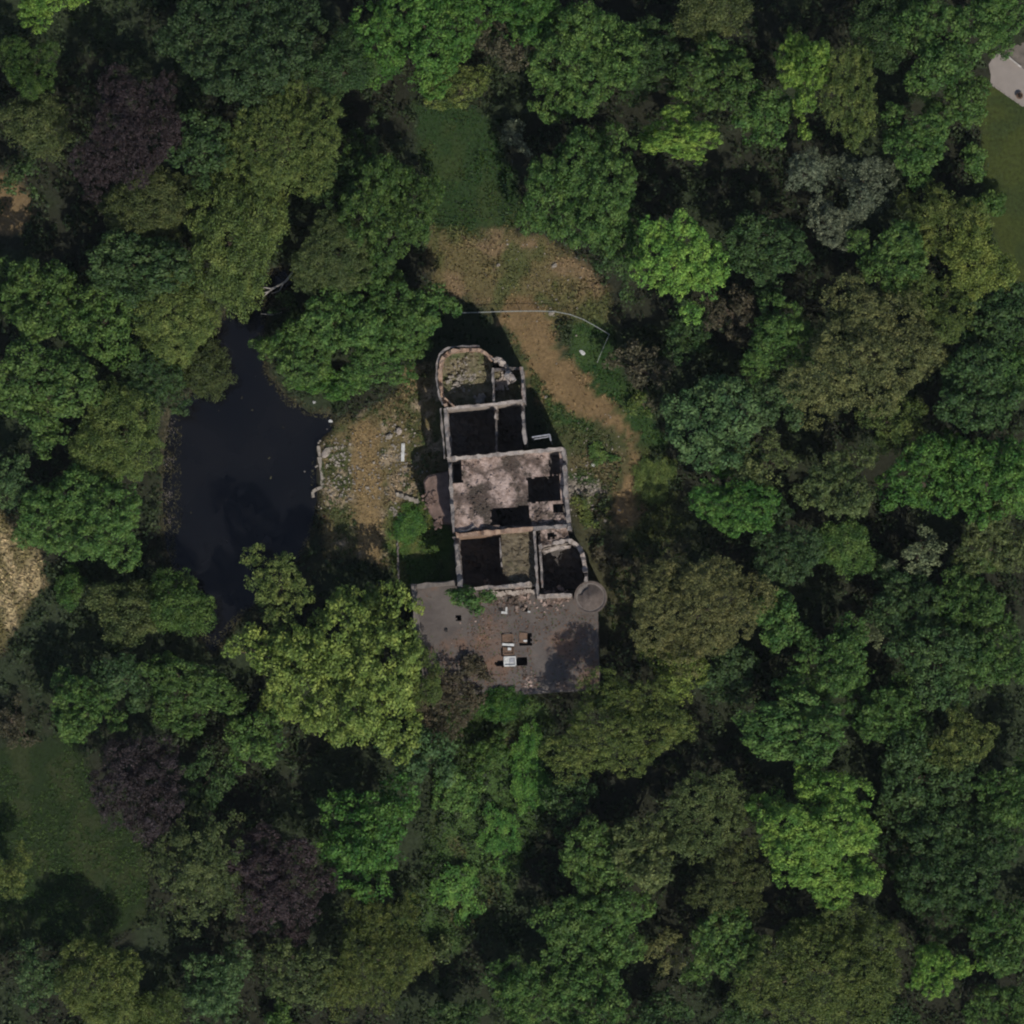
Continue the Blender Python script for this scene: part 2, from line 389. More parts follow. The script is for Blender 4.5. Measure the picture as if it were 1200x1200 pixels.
wt = sstep(-0.5, 0.6, pond_s + 0.8 * wob2)[..., None]; col = col * (1 - wt) + np.array((0.05, 0.042, 0.03)) * wt
west_shore = [(188, 470), (212, 472), (206, 540), (206, 620), (188, 620)]
spots(west_shore, (0.11, 0.095, 0.06), 1.6, 0.5, 0.6, 0.9, 6)
Z = 0.35 * (fbm(GX * 0.06, GY * 0.06, 3) - 0.5) + 0.10 * (fbm(GX * 0.8, GY * 0.8, 3) - 0.5)
Z = Z * sstep(2500, 60, np.hypot(GX, GY))
hs_ = sstep(-12, 0, sdist([(470, 400), (680, 400), (710, 830), (470, 830)], PX, PY)); Z = Z * (1 - 0.8 * hs_)
Z = Z - 1.5 * sstep(-0.6, 1.1, pond_s)
me = bpy.data.meshes.new('ground')
idx = np.arange(n_g * n_g).reshape(n_g, n_g)
F = np.stack([idx[:-1, :-1], idx[:-1, 1:], idx[1:, 1:], idx[1:, :-1]], -1).reshape(-1, 4)
me.vertices.add(n_g * n_g); me.loops.add(F.size); me.polygons.add(len(F))
me.vertices.foreach_set('co', np.stack([GX, GY, Z], -1).astype(np.float32).reshape(-1))
me.loops.foreach_set('vertex_index', F.astype(np.int32).reshape(-1))
me.polygons.foreach_set('loop_start', np.arange(0, F.size, 4, dtype=np.int32))
me.polygons.foreach_set('use_smooth', np.ones(len(F), bool))
ca = me.color_attributes.new('tone', 'FLOAT_COLOR', 'POINT')
ca.data.foreach_set('color', np.concatenate([col, np.ones((n_g, n_g, 1))], -1).astype(np.float32).reshape(-1))
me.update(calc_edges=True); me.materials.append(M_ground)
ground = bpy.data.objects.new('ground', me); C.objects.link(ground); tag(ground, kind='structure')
gi = np.arange(n_g)
def ground_z(x, y):
    i = np.clip(np.searchsorted(g, x) - 1, 0, n_g - 2); j = np.clip(np.searchsorted(g, y) - 1, 0, n_g - 2)
    fx = (x - g[i]) / (g[i + 1] - g[i]); fy = (y - g[j]) / (g[j + 1] - g[j])
    return (Z[j, i] * (1 - fx) + Z[j, i + 1] * fx) * (1 - fy) + (Z[j + 1, i] * (1 - fx) + Z[j + 1, i + 1] * fx) * fy
def ground_col(x, y):
    i = np.clip(np.searchsorted(g, x) - 1, 0, n_g - 2); j = np.clip(np.searchsorted(g, y) - 1, 0, n_g - 2)
    return col[j, i]

WATER_Z = -0.55
mb = MB()
cpx = np.mean(POND, 0)
poly = []
for i in range(len(POND)):
    a, b = np.array(POND[i], float), np.array(POND[(i + 1) % len(POND)], float)
    poly.append(a)
wp = []
for a in poly:                      # a little wider than the shore line, it meets the sloping bank
    wp.append(P(a[0], a[1], WATER_Z))
nw = len(wp)
bmw = bpy.data.meshes.new('pond_water')
grow = []
for i in range(nw):
    t_ = wp[(i + 1) % nw][:2] - wp[i - 1][:2]; nrm = np.array([-t_[1], t_[0]]) / np.linalg.norm(t_)
    q = wp[i][:2] + nrm * 1.2 * (1 if True else -1)
    qa = wp[i][:2] - nrm * 1.2
    ina = inside(np.array([v[:2] for v in wp]), np.array([q[0]]), np.array([q[1]]))[0]
    q = qa if ina else q
    grow.append((q[0], q[1], WATER_Z))
bmw.from_pydata(grow, [], [tuple(range(nw))]); bmw.update(); bmw.materials.append(M_water)
pond = bpy.data.objects.new('pond_water', bmw); C.objects.link(pond); tag(pond, kind='structure')
if bmw.polygons[0].normal.z < 0: bmw.flip_normals()

# ------------------------------------------------------------------ the ruined house
HT = 10.4                               # wall tops above the ground
B = P(595, 610, 0)
house = empty('ruined_house', B)
tag(house, 'large roofless ruined house with broken pale walls and a flat roof wing, in the clearing', 'house')

def wall(name, pts, thick, z0, z1, m, rag=0.35, openings=(), du=0.45, parent=house, jit=0.035, ztop=None):
    """a masonry wall along a line of photo pixels (taken at its top), with a broken top edge and window openings"""
    thick *= 0.64
    zr = ztop if ztop is not None else z1
    line = [P(x, y, zr)[:2] for x, y in pts]
    seg = [np.linalg.norm(line[i + 1] - line[i]) for i in range(len(line) - 1)]
    L = sum(seg); nu = max(2, int(L / du)); nv = max(2, int((z1 - z0) / 0.75))
    us = np.linspace(0, L, nu + 1); cs = np.concatenate([[0], np.cumsum(seg)])
    mid, nor = [], []
    for u in us:
        k = min(np.searchsorted(cs, u, side='right') - 1, len(seg) - 1); t = (u - cs[k]) / seg[k]
        mid.append(line[k] * (1 - t) + line[k + 1] * t)
    mid = np.array(mid)
    for i in range(nu + 1):
        d = mid[min(i + 1, nu)] - mid[max(i - 1, 0)]; d = d / np.linalg.norm(d); nor.append((-d[1], d[0]))
    nor = np.array(nor)
    ph = RNG.random() * 100
    top = z1 - rag * (1.6 * fbm(us * 0.5 + ph, us * 0 + ph, 3) ** 1.5 + 0.6 * RNG.random(nu + 1) ** 2 + 1.8 * (vnoise(us * 0.9 + ph * 3, us * 0) > 0.74))
    occ = np.ones((nu, nv), bool)
    for (f0, f1, za, zb) in openings:
        for i in range(nu):
            for k in range(nv):
                fu = (i + 0.5) / nu; zz = z0 + (k + 0.5) / nv * (z1 - z0)
                if f0 <= fu <= f1 and za <= zz <= zb: occ[i, k] = False
    v = []
    def vid(s, i, k): return (s * (nu + 1) + i) * (nv + 1) + k
    th = thick / 2 * (1 + 0.26 * RNG.normal(size=nu + 1).clip(-1.6, 1.6))
    for s in (0, 1):
        for i in range(nu + 1):
            for k in range(nv + 1):
                off = (1 if s == 0 else -1) * (thick / 2 if k < nv - 1 else th[i])
                p = mid[i] + nor[i] * off
                z = z0 + (top[i] - z0) * k / nv
                j = RNG.normal(0, jit, 3) if k > 0 else np.zeros(3)
                v.append((p[0] + j[0], p[1] + j[1], z + j[2] * (1.6 if k == nv else 0.6)))
    f = []
    for i in range(nu):
        for k in range(nv):
            if not occ[i, k]: continue
            f.append((vid(0, i, k), vid(0, i, k + 1), vid(0, i + 1, k + 1), vid(0, i + 1, k)))
            f.append((vid(1, i, k), vid(1, i + 1, k), vid(1, i + 1, k + 1), vid(1, i, k + 1)))
            if i == 0 or not occ[i - 1, k]: f.append((vid(0, i, k), vid(1, i, k), vid(1, i, k + 1), vid(0, i, k + 1)))
            if i == nu - 1 or not occ[i + 1, k]: f.append((vid(0, i + 1, k), vid(0, i + 1, k + 1), vid(1, i + 1, k + 1), vid(1, i + 1, k)))
            if k == 0 or not occ[i, k - 1]: f.append((vid(0, i, k), vid(0, i + 1, k), vid(1, i + 1, k), vid(1, i, k)))
            if k == nv - 1 or not occ[i, k + 1]: f.append((vid(0, i, k + 1), vid(1, i, k + 1), vid(1, i + 1, k + 1), vid(0, i + 1, k + 1)))
    mb = MB(); mb.add(v, f)
    return mb.build(name, m, parent)

def windows(n, w=0.09, rows=((1.0, 3.0), (4.6, 6.6), (7.6, 9.2))):
    out = []
    for i in range(n):
        c = (i + 0.5) / n
        for a, b in rows: out.append((c - w, c + w, a, b))
    return out

def slab(name, quad, z, m, holes=(), cell=0.25, thick=0.3, rough=0.06, parent=house, holes_z=None, mask=None, bowl=0.0, ztop=None):
    """a floor or flat roof: four photo corners (taken at its height), cells left out where it has fallen in"""
    zr = ztop if ztop is not None else z
    q = [P(x, y, zr)[:2] for x, y in quad]
    nx = max(2, int(np.linalg.norm(q[1] - q[0]) / cell)); ny = max(2, int(np.linalg.norm(q[3] - q[0]) / cell))
    u, v = np.meshgrid(np.linspace(0, 1, nx + 1), np.linspace(0, 1, ny + 1), indexing='ij')
    X = (q[0][0] * (1 - u) + q[1][0] * u) * (1 - v) + (q[3][0] * (1 - u) + q[2][0] * u) * v
    Y = (q[0][1] * (1 - u) + q[1][1] * u) * (1 - v) + (q[3][1] * (1 - u) + q[2][1] * u) * v
    kz = 1 - z / cam.location.z
    px = (X - TX * z) / kz * 10 + 600; py = 600 - (Y - TY * z) / kz * 10
    occ = np.ones((nx, ny), bool)
    cx = (px[:-1, :-1] + px[1:, 1:]) / 2; cy = (py[:-1, :-1] + py[1:, 1:]) / 2
    jx = 1.6 * (fbm(cx * 0.2, cy * 0.2, 3) - 0.5) * 2
    for h in holes:
        hp = np.array(h, float)
        occ &= ~inside(hp, cx + jx, cy + jx)
    if mask is not None: occ &= inside(np.array(mask, float), cx, cy)
    H = z + rough * 6 * (fbm(X * 0.7, Y * 0.7, 4) - 0.5) + rough * RNG.normal(size=X.shape) * 0.5 + bowl * (fbm(X * 0.3 + 5, Y * 0.3, 3) - 0.4)
    vid = np.arange((nx + 1) * (ny + 1)).reshape(nx + 1, ny + 1); N = vid.size
    V = [(X.flat[i], Y.flat[i], H.flat[i]) for i in range(N)] + [(X.flat[i], Y.flat[i], z - thick) for i in range(N)]
    f = []
    for i in range(nx):
        for k in range(ny):
            if not occ[i, k]: continue
            a, b, c, d = vid[i, k], vid[i + 1, k], vid[i + 1, k + 1], vid[i, k + 1]
            f.append((a, d, c, b)); f.append((a + N, b + N, c + N, d + N))
            if i == 0 or not occ[i - 1, k]: f.append((a, a + N, d + N, d))
            if i == nx - 1 or not occ[i + 1, k]: f.append((b, c, c + N, b + N))
            if k == 0 or not occ[i, k - 1]: f.append((a, b, b + N, a + N))
            if k == ny - 1 or not occ[i, k + 1]: f.append((d, d + N, c + N, c))
    mb = MB(); mb.add(V, f)
    o = mb.build(name, m, parent)
    me = o.data
    # top faces must look up
    return o

def rubble(name, spec, m, parent=None, seed=1, clip=None, avoid=()):
    """loose broken pieces heaped up: spec = list of (px, py, z, spread_px, count, size)"""
    r = np.random.default_rng(seed); mb = MB()
    for (x, y, z, sp, n, s) in spec:
        for _ in range(n):
            a, b = r.normal(0, sp / 2, 2)
            q1, q2 = np.array([x + a]), np.array([y + b])
            if clip is not None and not inside(clip, q1, q2)[0]: continue
            if any(sdist(h, q1, q2)[0] > -3 for h in avoid): continue
            p = P(x + a, y + b, z)
            k = s * (0.5 + r.random() * 0.9)
            mb.box((p[0], p[1], z + k * 0.25), (k, k * (0.5 + 0.5 * r.random()), k * (0.4 + 0.4 * r.random())), r.random() * 6.3, k * 0.09,
                   (r.normal(0, 0.4), r.normal(0, 0.4)))
    o = mb.build(name, m, parent); o['kind'] = 'stuff'
    return o

W = 0.62
# north apse and its small room
wall('exterior_wall', [(523, 476), (518, 464), (515.5, 446), (516, 426), (519, 417), (527, 411), (540, 408.5), (562, 409), (570, 414), (577, 421)],
     0.6, 0, HT - 0.2, M_brickwall, 0.5, windows(5, 0.05), du=0.35)
wall('string_course', [(519, 474), (514, 462), (511.5, 446), (512, 425), (515, 414.5), (524, 407.5), (539, 405), (562, 405.5)],
     0.28, 9.1, 9.5, M_wall, 0.05, du=0.4, ztop=9.5)
wall('broken_wall', [(577, 421), (582, 418), (588, 423), (594, 432), (598, 440), (601, 446)], 0.8, 0, HT + 0.1, M_palewall, 1.2, du=0.3, jit=0.09)
wall('partition_wall', [(577.5, 431), (578.5, 474)], 0.36, 0, HT - 0.5, M_wall, 0.3)
wall('exterior_wall', [(577.5, 432), (611, 430)], 0.34, 0, HT - 0.6, M_wall, 0.8)
wall('exterior_wall', [(611, 430), (614, 471)], 0.5, 0, HT, M_wall, 0.3, windows(2, 0.12))
wall('cross_wall', [(523, 478), (579, 473), (614, 469)], 0.42, 0, HT, M_palewall, 0.25)
wall('wall_brace', [(521, 466), (532, 476)], 0.35, 5.5, HT - 0.1, M_brickwall, 0.3)
# dark middle rooms
wall('exterior_wall', [(521.5, 478), (523, 500), (526.5, 541)], 0.66, 0, HT, M_wall, 0.45, windows(3, 0.11))
wall('string_course', [(516, 478), (518, 500), (521, 537)], 0.3, 9.0, 9.4, M_wall, 0.05, du=0.5, ztop=9.4)
wall('exterior_wall', [(611.5, 471), (612.5, 488), (615.5, 520)], 0.5, 0, HT - 0.1, M_wall, 0.9, windows(2, 0.13))
wall('partition_wall', [(580, 474), (581, 489)], 0.4, 0, HT - 0.2, M_palewall, 1.4, jit=0.07)
wall('partition_wall', [(581, 489), (582, 530)], 0.32, 0, 7.2, M_wall, 1.0)
# main block
wall('cross_wall', [(524, 538), (560, 534.5), (610, 530), (661, 525.5)], 0.6, 0, HT, M_palewall, 0.25)
wall('exterior_wall', [(527, 540), (528.5, 575), (531.5, 623)], 0.58, 0, HT, M_wall, 0.4, windows(3, 0.1))
wall('exterior_wall', [(660.5, 526), (661.5, 545), (664, 590), (667.5, 621)], 0.66, 0, HT, M_wall, 0.55, windows(3, 0.1))
wall('cross_wall', [(534, 627), (560, 625), (600, 621.5), (624, 619.5)], 0.78, 0, HT - 0.2, M_brickwall, 0.3)
wall('cross_wall', [(624, 619.5), (664, 616)], 0.6, 0, HT - 0.1, M_wall, 0.35)
wall('inner_ledge', [(531, 621), (545, 622.5), (556, 617)], 0.4, 8.3, 9.7, M_wall, 0.3)
# south wing
wall('exterior_wall', [(534, 628), (535, 645), (539.5, 692)], 0.85, 0, HT - 0.1, M_wall, 0.7, windows(2, 0.13), jit=0.06)
wall('exterior_wall', [(539, 692), (575, 688), (629, 683.5)], 0.62, 0, HT - 0.7, M_palewall, 0.8, jit=0.06)
wall('partition_wall', [(626, 622), (630.5, 698)], 0.42, 0, HT, M_wall, 0.3)
wall('partition_wall', [(631.5, 628), (635.5, 688)], 0.3, 0, HT - 0.4, M_wall, 0.5)
wall('partition_wall', [(585.5, 630), (588, 664)], 0.28, 0, 8.6, M_wall, 0.5)
wall('exterior_wall', [(631, 641), (650, 636), (666, 632.5), (677, 638), (682, 647), (686, 670)], 0.66, 0, HT - 0.4, M_palewall, 0.6, windows(4, 0.05), du=0.35)
wall('ledge', [(636, 647), (652, 642), (668, 640)], 0.55, 6.5, 9.2, M_palewall, 0.8, jit=0.07)
wall('exterior_wall', [(629, 699), (650, 697.5), (669, 697)], 0.6, 0, 9.6, M_palewall, 0.7, jit=0.06)
wall('exterior_wall', [(686.2, 671), (687, 681)], 0.5, 0, 9.0, M_wall, 0.8)
# floors that are left
SLAB_HOLES = [[(527, 538), (541, 538), (542.5, 566), (528, 567)], [(643, 520), (656, 520), (657, 556), (645, 557)],
            [(617.5, 560), (656, 556.5), (657, 587), (619, 589)], [(574, 597), (619, 592), (622, 616), (576, 616)],
            [(648, 590), (662, 590), (663, 600), (649, 601)]]
SLAB_Q = [(529, 537), (660, 527), (666, 618), (532, 622)]
slab('floor_slab', SLAB_Q, 9.0, M_slab, holes=SLAB_HOLES, rough=0.045, cell=0.16)
rubble('slab_rubble', [(560, 552, 9.05, 22, 20, 0.22), (600, 545, 9.05, 30, 30, 0.2), (640, 540, 9.05, 14, 10, 0.2), (632, 602, 9.05, 14, 45, 0.25),
                       (555, 590, 9.05, 18, 40, 0.22), (590, 575, 9.05, 24, 25, 0.18), (545, 548, 9.05, 6, 14, 0.3), (654, 607, 9.05, 8, 26, 0.3)], M_slab, house, 5,
       clip=[(533, 541), (656, 531), (661, 613), (536, 618)], avoid=SLAB_HOLES)
slab('rubble_floor', [(514, 404), (580, 404), (580, 476), (514, 480)], 6.8, M_moss, mask=[(518, 470), (516, 446), (517, 426), (527, 412), (560, 410), (577, 422), (577, 474), (524, 478)],
     rough=0.2, bowl=0.9)
rubble('floor_rubble', [(545, 437, 6.9, 18, 50, 0.18), (534, 447, 6.9, 12, 18, 0.3), (553, 441, 6.9, 10, 20, 0.24), (561, 467, 7.3, 5, 14, 0.5), (545, 420, 6.9, 14, 15, 0.2)], M_stone, house, 6, clip=[(521, 464), (520, 426), (530, 415), (558, 414), (572, 424), (573, 470), (530, 473)])
slab('small_room_floor', [(578, 432), (612, 431), (614, 470), (579, 474)], 6.2, M_moss, rough=0.2, bowl=1.2)
rubble('collapsed_masonry', [(598, 441, 9.6, 6, 14, 0.5), (592, 446, 6.6, 10, 30, 0.35), (586, 452, 6.6, 6, 20, 0.35)], M_palewall, house, 7, clip=[(581, 425), (600, 434), (609, 440), (609, 466), (582, 469)])
M_mound = mat('brown earth mound', (0.145, 0.12, 0.078), dark=(0.06, 0.048, 0.032), scale=0.8, contrast=(0.35, 0.62), third=(0.075, 0.08, 0.035), third_scale=0.35, bump=0.9)
slab('mound_floor', [(587, 622), (626, 620), (630, 684), (590, 688)], 7.9, M_mound, mask=[(587, 621), (626, 618), (629, 683), (600, 686), (588, 668)], rough=0.16, bowl=0.8)
slab('debris_ledge', [(633, 620), (664, 617), (668, 634), (634, 640)], 9.1, M_slab, rough=0.2, holes=[[(640, 625), (652, 624), (652, 631), (641, 632)]])
slab('ground_floor', [(514, 404), (690, 404), (690, 704), (514, 704)], 0.25, M_interior, cell=0.35, rough=0.12, bowl=0.5,
     mask=[(521, 470), (519, 430), (530, 416), (560, 415), (572, 424), (576, 436), (608, 436), (612, 470), (613, 532), (656, 531), (664, 628), (680, 648), (683, 690), (634, 694), (630, 684), (544, 688), (538, 634), (530, 560), (525, 480)])
rubble('fallen_masonry', [(550, 505, 0.45, 28, 60, 0.4), (597, 505, 0.45, 16, 40, 0.4), (560, 655, 0.45, 22, 60, 0.4), (658, 670, 0.45, 24, 70, 0.4), (636, 572, 0.45, 16, 30, 0.4), (597, 605, 0.45, 16, 30, 0.4)], M_interior, house, 31,
       clip=[(527, 480), (609, 476), (612, 524), (652, 536), (660, 610), (660, 645), (680, 690), (545, 684), (538, 640), (532, 560)])
# low west bay with a broken red-brown top
mb = MB()
bay = [P(x, y, 5.0)[:2] for x, y in [(496, 564), (501, 557), (526, 551), (530, 614), (511, 612), (502, 600)]]
mb.prism(bay[::-1], 0, 5.0, 0.25)
mb.build('bay', M_redbay, house)
rubble('bay_rubble', [(504, 585, 5.05, 10, 40, 0.3), (513, 615, 5.05, 6, 20, 0.3)], M_redbay, house, 9)
# the flat roofed wing
TZ = 4.6
wall('terrace_wall', [(483, 686), (494, 813)], 0.45, 0, TZ - 0.05, M_parapet, 0.05, windows(5, 0.05, ((1.0, 2.8),)))
wall('terrace_wall', [(494, 813), (612, 812), (701, 806)], 0.45, 0, TZ - 0.05, M_parapet, 0.05, windows(7, 0.035, ((1.0, 2.8),)))
wall('terrace_wall', [(701, 806), (699, 716)], 0.45, 0, TZ - 0.05, M_parapet, 0.05, windows(3, 0.07, ((1.0, 2.8),)))
wall('terrace_wall', [(483, 686), (534, 682)], 0.45, 0, TZ - 0.05, M_parapet, 0.05)
HOLES = [[(534, 721), (540, 721), (540, 727.5), (534, 727.5)], [(612, 710.5), (618.5, 709), (619, 717), (612, 717.5)], [(580, 774.5), (590, 774.5), (590, 781), (580, 781)],
         [(605, 771), (617.5, 770), (618, 779), (605.5, 780)], [(609, 743), (622.5, 741), (623, 757), (609, 757)], [(588, 743), (602, 743), (602, 770), (588, 770)]]
slab('flat_roof', [(483, 687), (700, 687), (702, 807), (494, 814)], TZ, M_roof, holes=HOLES, rough=0.012, cell=0.17, thick=0.25,
     mask=[(482, 686), (536, 682), (541, 693), (630, 690), (632, 699), (672, 698), (702, 716), (703, 808), (493, 816)])
slab('ground_floor', [(484, 690), (699, 692), (701, 805), (495, 812)], 0.2, M_interior, cell=2.0, rough=0.03, ztop=0.2)
wall('parapet', [(484, 684.5), (495, 812)], 0.95, TZ + 0.01, TZ + 0.42, M_parapet, 0.04, du=1.0, jit=0.01, ztop=TZ + 0.4)
wall('parapet', [(488.5, 687), (533, 683)], 0.8, TZ + 0.01, TZ + 0.40, M_parapet, 0.04, du=1.0, jit=0.01, ztop=TZ + 0.4)
def roof_box(name, px, py, wpx, hpx, zz, th, m, rz=-0.05, parent=house):
    mb = MB(); p = P(px, py, TZ + zz); mb.box((p[0], p[1], TZ + zz), (wpx * 0.1, hpx * 0.1, th), -rz * -1, 0.008)
    return mb.build(name, m, parent)
def skylight(px, py, wpx, hpx, pane_m, frame_m=M_white, sides='nsew'):
    fr = MB()
    for s, (dx, dy, sx, sy) in {'n': (0, -hpx / 2, wpx, 1.6), 's': (0, hpx / 2, wpx, 1.8), 'w': (-wpx / 2, 0, 1.5, hpx), 'e': (wpx / 2, 0, 1.5, hpx)}.items():
        if s in sides:
            p = P(px + dx, py + dy, TZ + 0.2); fr.box((p[0], p[1], TZ + 0.14), (sx * 0.1, sy * 0.1, 0.26), 0.03, 0.01)
    f = fr.build('skylight', frame_m, house)
    if pane_m:
        pn = MB(); p = P(px, py, TZ + 0.1); pn.box((p[0], p[1], TZ + 0.06), ((wpx - 1.2) * 0.1, (hpx - 1.2) * 0.1, 0.05), 0.03); pn.build('pane', pane_m, f)
    return f
skylight(595, 748.5, 12, 9, M_brown, M_brown, 'nwe')
skylight(596, 762.5, 12, 9, M_brown, M_brown, 'swe')
roof_box('skylight_rail', 595.5, 755.5, 14, 2.6, 0.25, 0.1, M_white)
roof_box('skylight_rail', 597, 760.5, 4, 3, 0.2, 0.12, M_white)
roof_box('hatch_lid', 613, 747.5, 9.5, 12, 0.12, 0.09, M_brown)
roof_box('hatch_trim', 615.5, 751, 4, 2, 0.24, 0.1, M_white)
sk = skylight(597.5, 775, 13, 10, M_white, M_white)
roof_box('vent', 600, 774, 5, 5, 0.2, 0.16, M_steel, parent=house)
roof_box('skylight_fragment', 591, 718, 7, 2.6, 0.1, 0.16, M_white); roof_box('skylight_fragment', 587, 714.5, 5, 3.5, 0.07, 0.1, M_black)
roof_box('skylight_fragment', 593.5, 714, 2.2, 5, 0.1, 0.18, M_white)
roof_box('vent', 523, 739, 3, 3, 0.14, 0.28, M_black)
roof_box('vent', 620, 717, 3, 2, 0.1, 0.1, M_white)
rubble('roof_rubble', [(542, 777, TZ, 5, 12, 0.25), (558, 779, TZ, 5, 8, 0.2), (610, 702, TZ, 16, 40, 0.3), (650, 703, TZ, 18, 55, 0.3), (575, 705, TZ, 12, 16, 0.25), (620, 800, TZ, 14, 50, 0.22),
                       (560, 740, TZ, 20, 25, 0.15), (575, 690, 4.7, 10, 30, 0.35), (605, 695, 4.7, 12, 60, 0.4)], M_slab, house, 11)
mb = MB()    # strip of broken brick along the foot of the tall wall
for k in range(16):
    p = P(577 + k * 3.2 + RNG.normal(0, .5), 695.5 - k * 0.15 + RNG.normal(0, .7), TZ + 0.5); mb.box((p[0], p[1], TZ + 0.3), (0.34, 0.55, 0.6), RNG.random(), 0.05)
mb.build('broken_plinth', M_palewall, house)
# round turret
tc_ = P(692, 700, 6.2)
mb = MB(); rad = 1.72
ring = []
for k in range(28):
    a = 2 * math.pi * k / 28; ring.append((tc_[0] + rad * math.cos(a), tc_[1] + rad * math.sin(a)))
mb.prism(ring, 0, 5.9, 0.0); tur = mb.build('turret', M_parapet, house)
mb = MB(); V = []; Fc = []
prof = [(1.86, 5.75), (1.92, 6.05), (1.7, 6.05), (1.66, 5.8), (1.0, 6.25), (0.12, 6.75)]
for (r_, z_) in prof:
    for k in range(28):
        a = 2 * math.pi * k / 28; V.append((tc_[0] + r_ * math.cos(a), tc_[1] + r_ * math.sin(a), z_ + RNG.normal(0, 0.012)))
for i in range(len(prof) - 1):
    for k in range(28):
        a = 2 * math.pi * (k + .5) / 28
        if i in (2, 3) and 1.75 < a < 3.0: continue          # fallen-in segment, north-west
        Fc.append((i * 28 + k, i * 28 + (k + 1) % 28, (i + 1) * 28 + (k + 1) % 28, (i + 1) * 28 + k))
Fc.append(tuple(range((len(prof) - 1) * 28, len(prof) * 28)))
mb.add(V, Fc); mb.build('cap', M_turret, tur)

# thin steel frame standing by the main block's north-east corner
fr = empty('steel_frame', P(636, 512, 0)); tag(fr, 'thin grey steel frame standing in the shadow by the main block corner', 'frame')
A, Bp, Cp, D = [P(x, y, 9.6) for x, y in [(624, 512), (644, 509), (645.5, 516), (633, 512.5)]]
for a, b in ((A, Bp), (Bp, Cp)):
    mb = MB(); mb.tube([a, b], 0.09, 6); mb.build('beam', M_steel, fr)
o_ = P(626, 514.5, 9.2); o2 = P(644, 511.5, 9.2); mb = MB(); mb.tube([o_, o2], 0.07, 6); mb.build('beam', M_steel, fr)
for a in (A, Bp, Cp):
    mb = MB(); mb.tube([(a[0], a[1], 0), (a[0], a[1], 9.6)], 0.08, 6); mb.build('post', M_steel, fr)

# ------------------------------------------------------------------ fence, walls and loose things in the clearing
FP = [(538, 366), (560, 365.5), (585, 364.5), (610, 364), (632, 364), (650, 364.5), (668, 368), (684, 374), (700, 383), (714, 391.5), (707, 407), (700, 424)]
fe = empty('wire_fence', P(625, 366, 0)); tag(fe, 'low pale wire fence bending across the dry clearing north of the ruin', 'fence')
fz = 1.35
tops = [P(x, y, fz) for x, y in FP]
for i, p in enumerate(tops):
    gz = float(ground_z(np.array([p[0]]), np.array([p[1]]))[0])
    mb = MB(); mb.tube([(p[0], p[1], gz - 0.1), (p[0], p[1], fz + 0.06)], 0.05, 6); mb.build('post', M_metal, fe)
for i in range(len(tops) - 1):
    a, b = tops[i], tops[i + 1]
    mb = MB(); mb.tube([a, (a + b) / 2 - [0, 0, 0.03], b], 0.035 if i < 9 else 0.022, 5); mb.build('rail', M_metal, fe)
    mb = MB()
    for z_ in (0.25, 0.5, 0.75, 1.0, 1.2): mb.tube([(a[0], a[1], z_), (b[0], b[1], z_)], 0.008, 4)
    L = np.linalg.norm(b - a)
    for k in range(1, int(L / 0.3)):
        t_ = k / int(L / 0.3); q = a * (1 - t_) + b * t_; mb.tube([(q[0], q[1], 0.2), (q[0], q[1], 1.33)], 0.008, 4)
    mb.build('mesh_panel', M_metal, fe)

# retaining wall at the pond's east bank
pw = empty('pond_wall', P(375, 550, 0)); tag(pw, 'low pale stone retaining wall along the east bank of the pond', 'wall')
line = [(373, 522), (374.5, 535), (376, 550), (377, 562), (377.5, 571), (371, 573), (366, 576), (367, 583)]
for i in range(len(line) - 1):
    a, b = P(*line[i], 0.1), P(*line[i + 1], 0.1); L = np.linalg.norm(b - a); k = max(1, int(L / 0.65))
    for j in range(k):
        q = a * (1 - (j + .5) / k) + b * ((j + .5) / k); rz = math.atan2(b[1] - a[1], b[0] - a[0])
        mb = MB(); mb.box((q[0], q[1], -0.5), (L / k - 0.04, 0.34 + RNG.normal(0, .03), 1.3 + RNG.normal(0, .06)), rz, 0.03); mb.build('stone', M_stone, pw)

def chunk(name, px, py, z, size, m, label, cat, rz=0.0, group=None, jit=0.07):
    """an irregular loose lump"""
    p = P(px, py, z); gz = float(ground_z(np.array([p[0]]), np.array([p[1]]))[0])
    if z > WATER_Z - 0.01 and z < 0: gz = z - 0.15
    n, mrow = 9, 5; V = []; Fc = []
    for i in range(mrow + 1):
        th = math.pi * i / mrow
        for k in range(n):
            a = 2 * math.pi * k / n; q = 1 + RNG.normal(0, jit * 2)
            x, y, zz = [math.sin(th) * math.cos(a), math.sin(th) * math.sin(a), math.cos(th)]
            x, y, zz = [np.sign(c) * abs(c) ** 0.75 * q for c in (x, y, zz)]
            x, y = x * size[0] / 2, y * size[1] / 2
            V.append((p[0] + x * math.cos(rz) - y * math.sin(rz), p[1] + x * math.sin(rz) + y * math.cos(rz), gz + size[2] * 0.4 + zz * size[2] / 2))
    for i in range(mrow):
        for k in range(n): Fc.append((i * n + k, (i + 1) * n + k, (i + 1) * n + (k + 1) % n, i * n + (k + 1) % n))
    mb = MB(); mb.add(V, Fc); o = mb.build(name, m)
    # origin at its foot
    off = Vector((p[0], p[1], gz)); o.data.transform(Matrix.Translation(-off)); o.location = off
    return tag(o, label, cat, group)
chunk('boulder', 456, 511, 0, (0.8, 0.7, 0.5), M_stone, 'pale boulder lying just west of the pinkish block in the dry yard', 'stone', 0.4)
chunk('boulder', 467.5, 505, 0, (0.8, 0.7, 0.6), M_palewall, 'pinkish masonry block north of the long pale plank', 'stone', 1.0)
chunk('boulder', 384, 527, 0, (0.7, 0.6, 0.5), M_stone, 'pale boulder on the pond bank above the retaining wall', 'stone', 0.2)
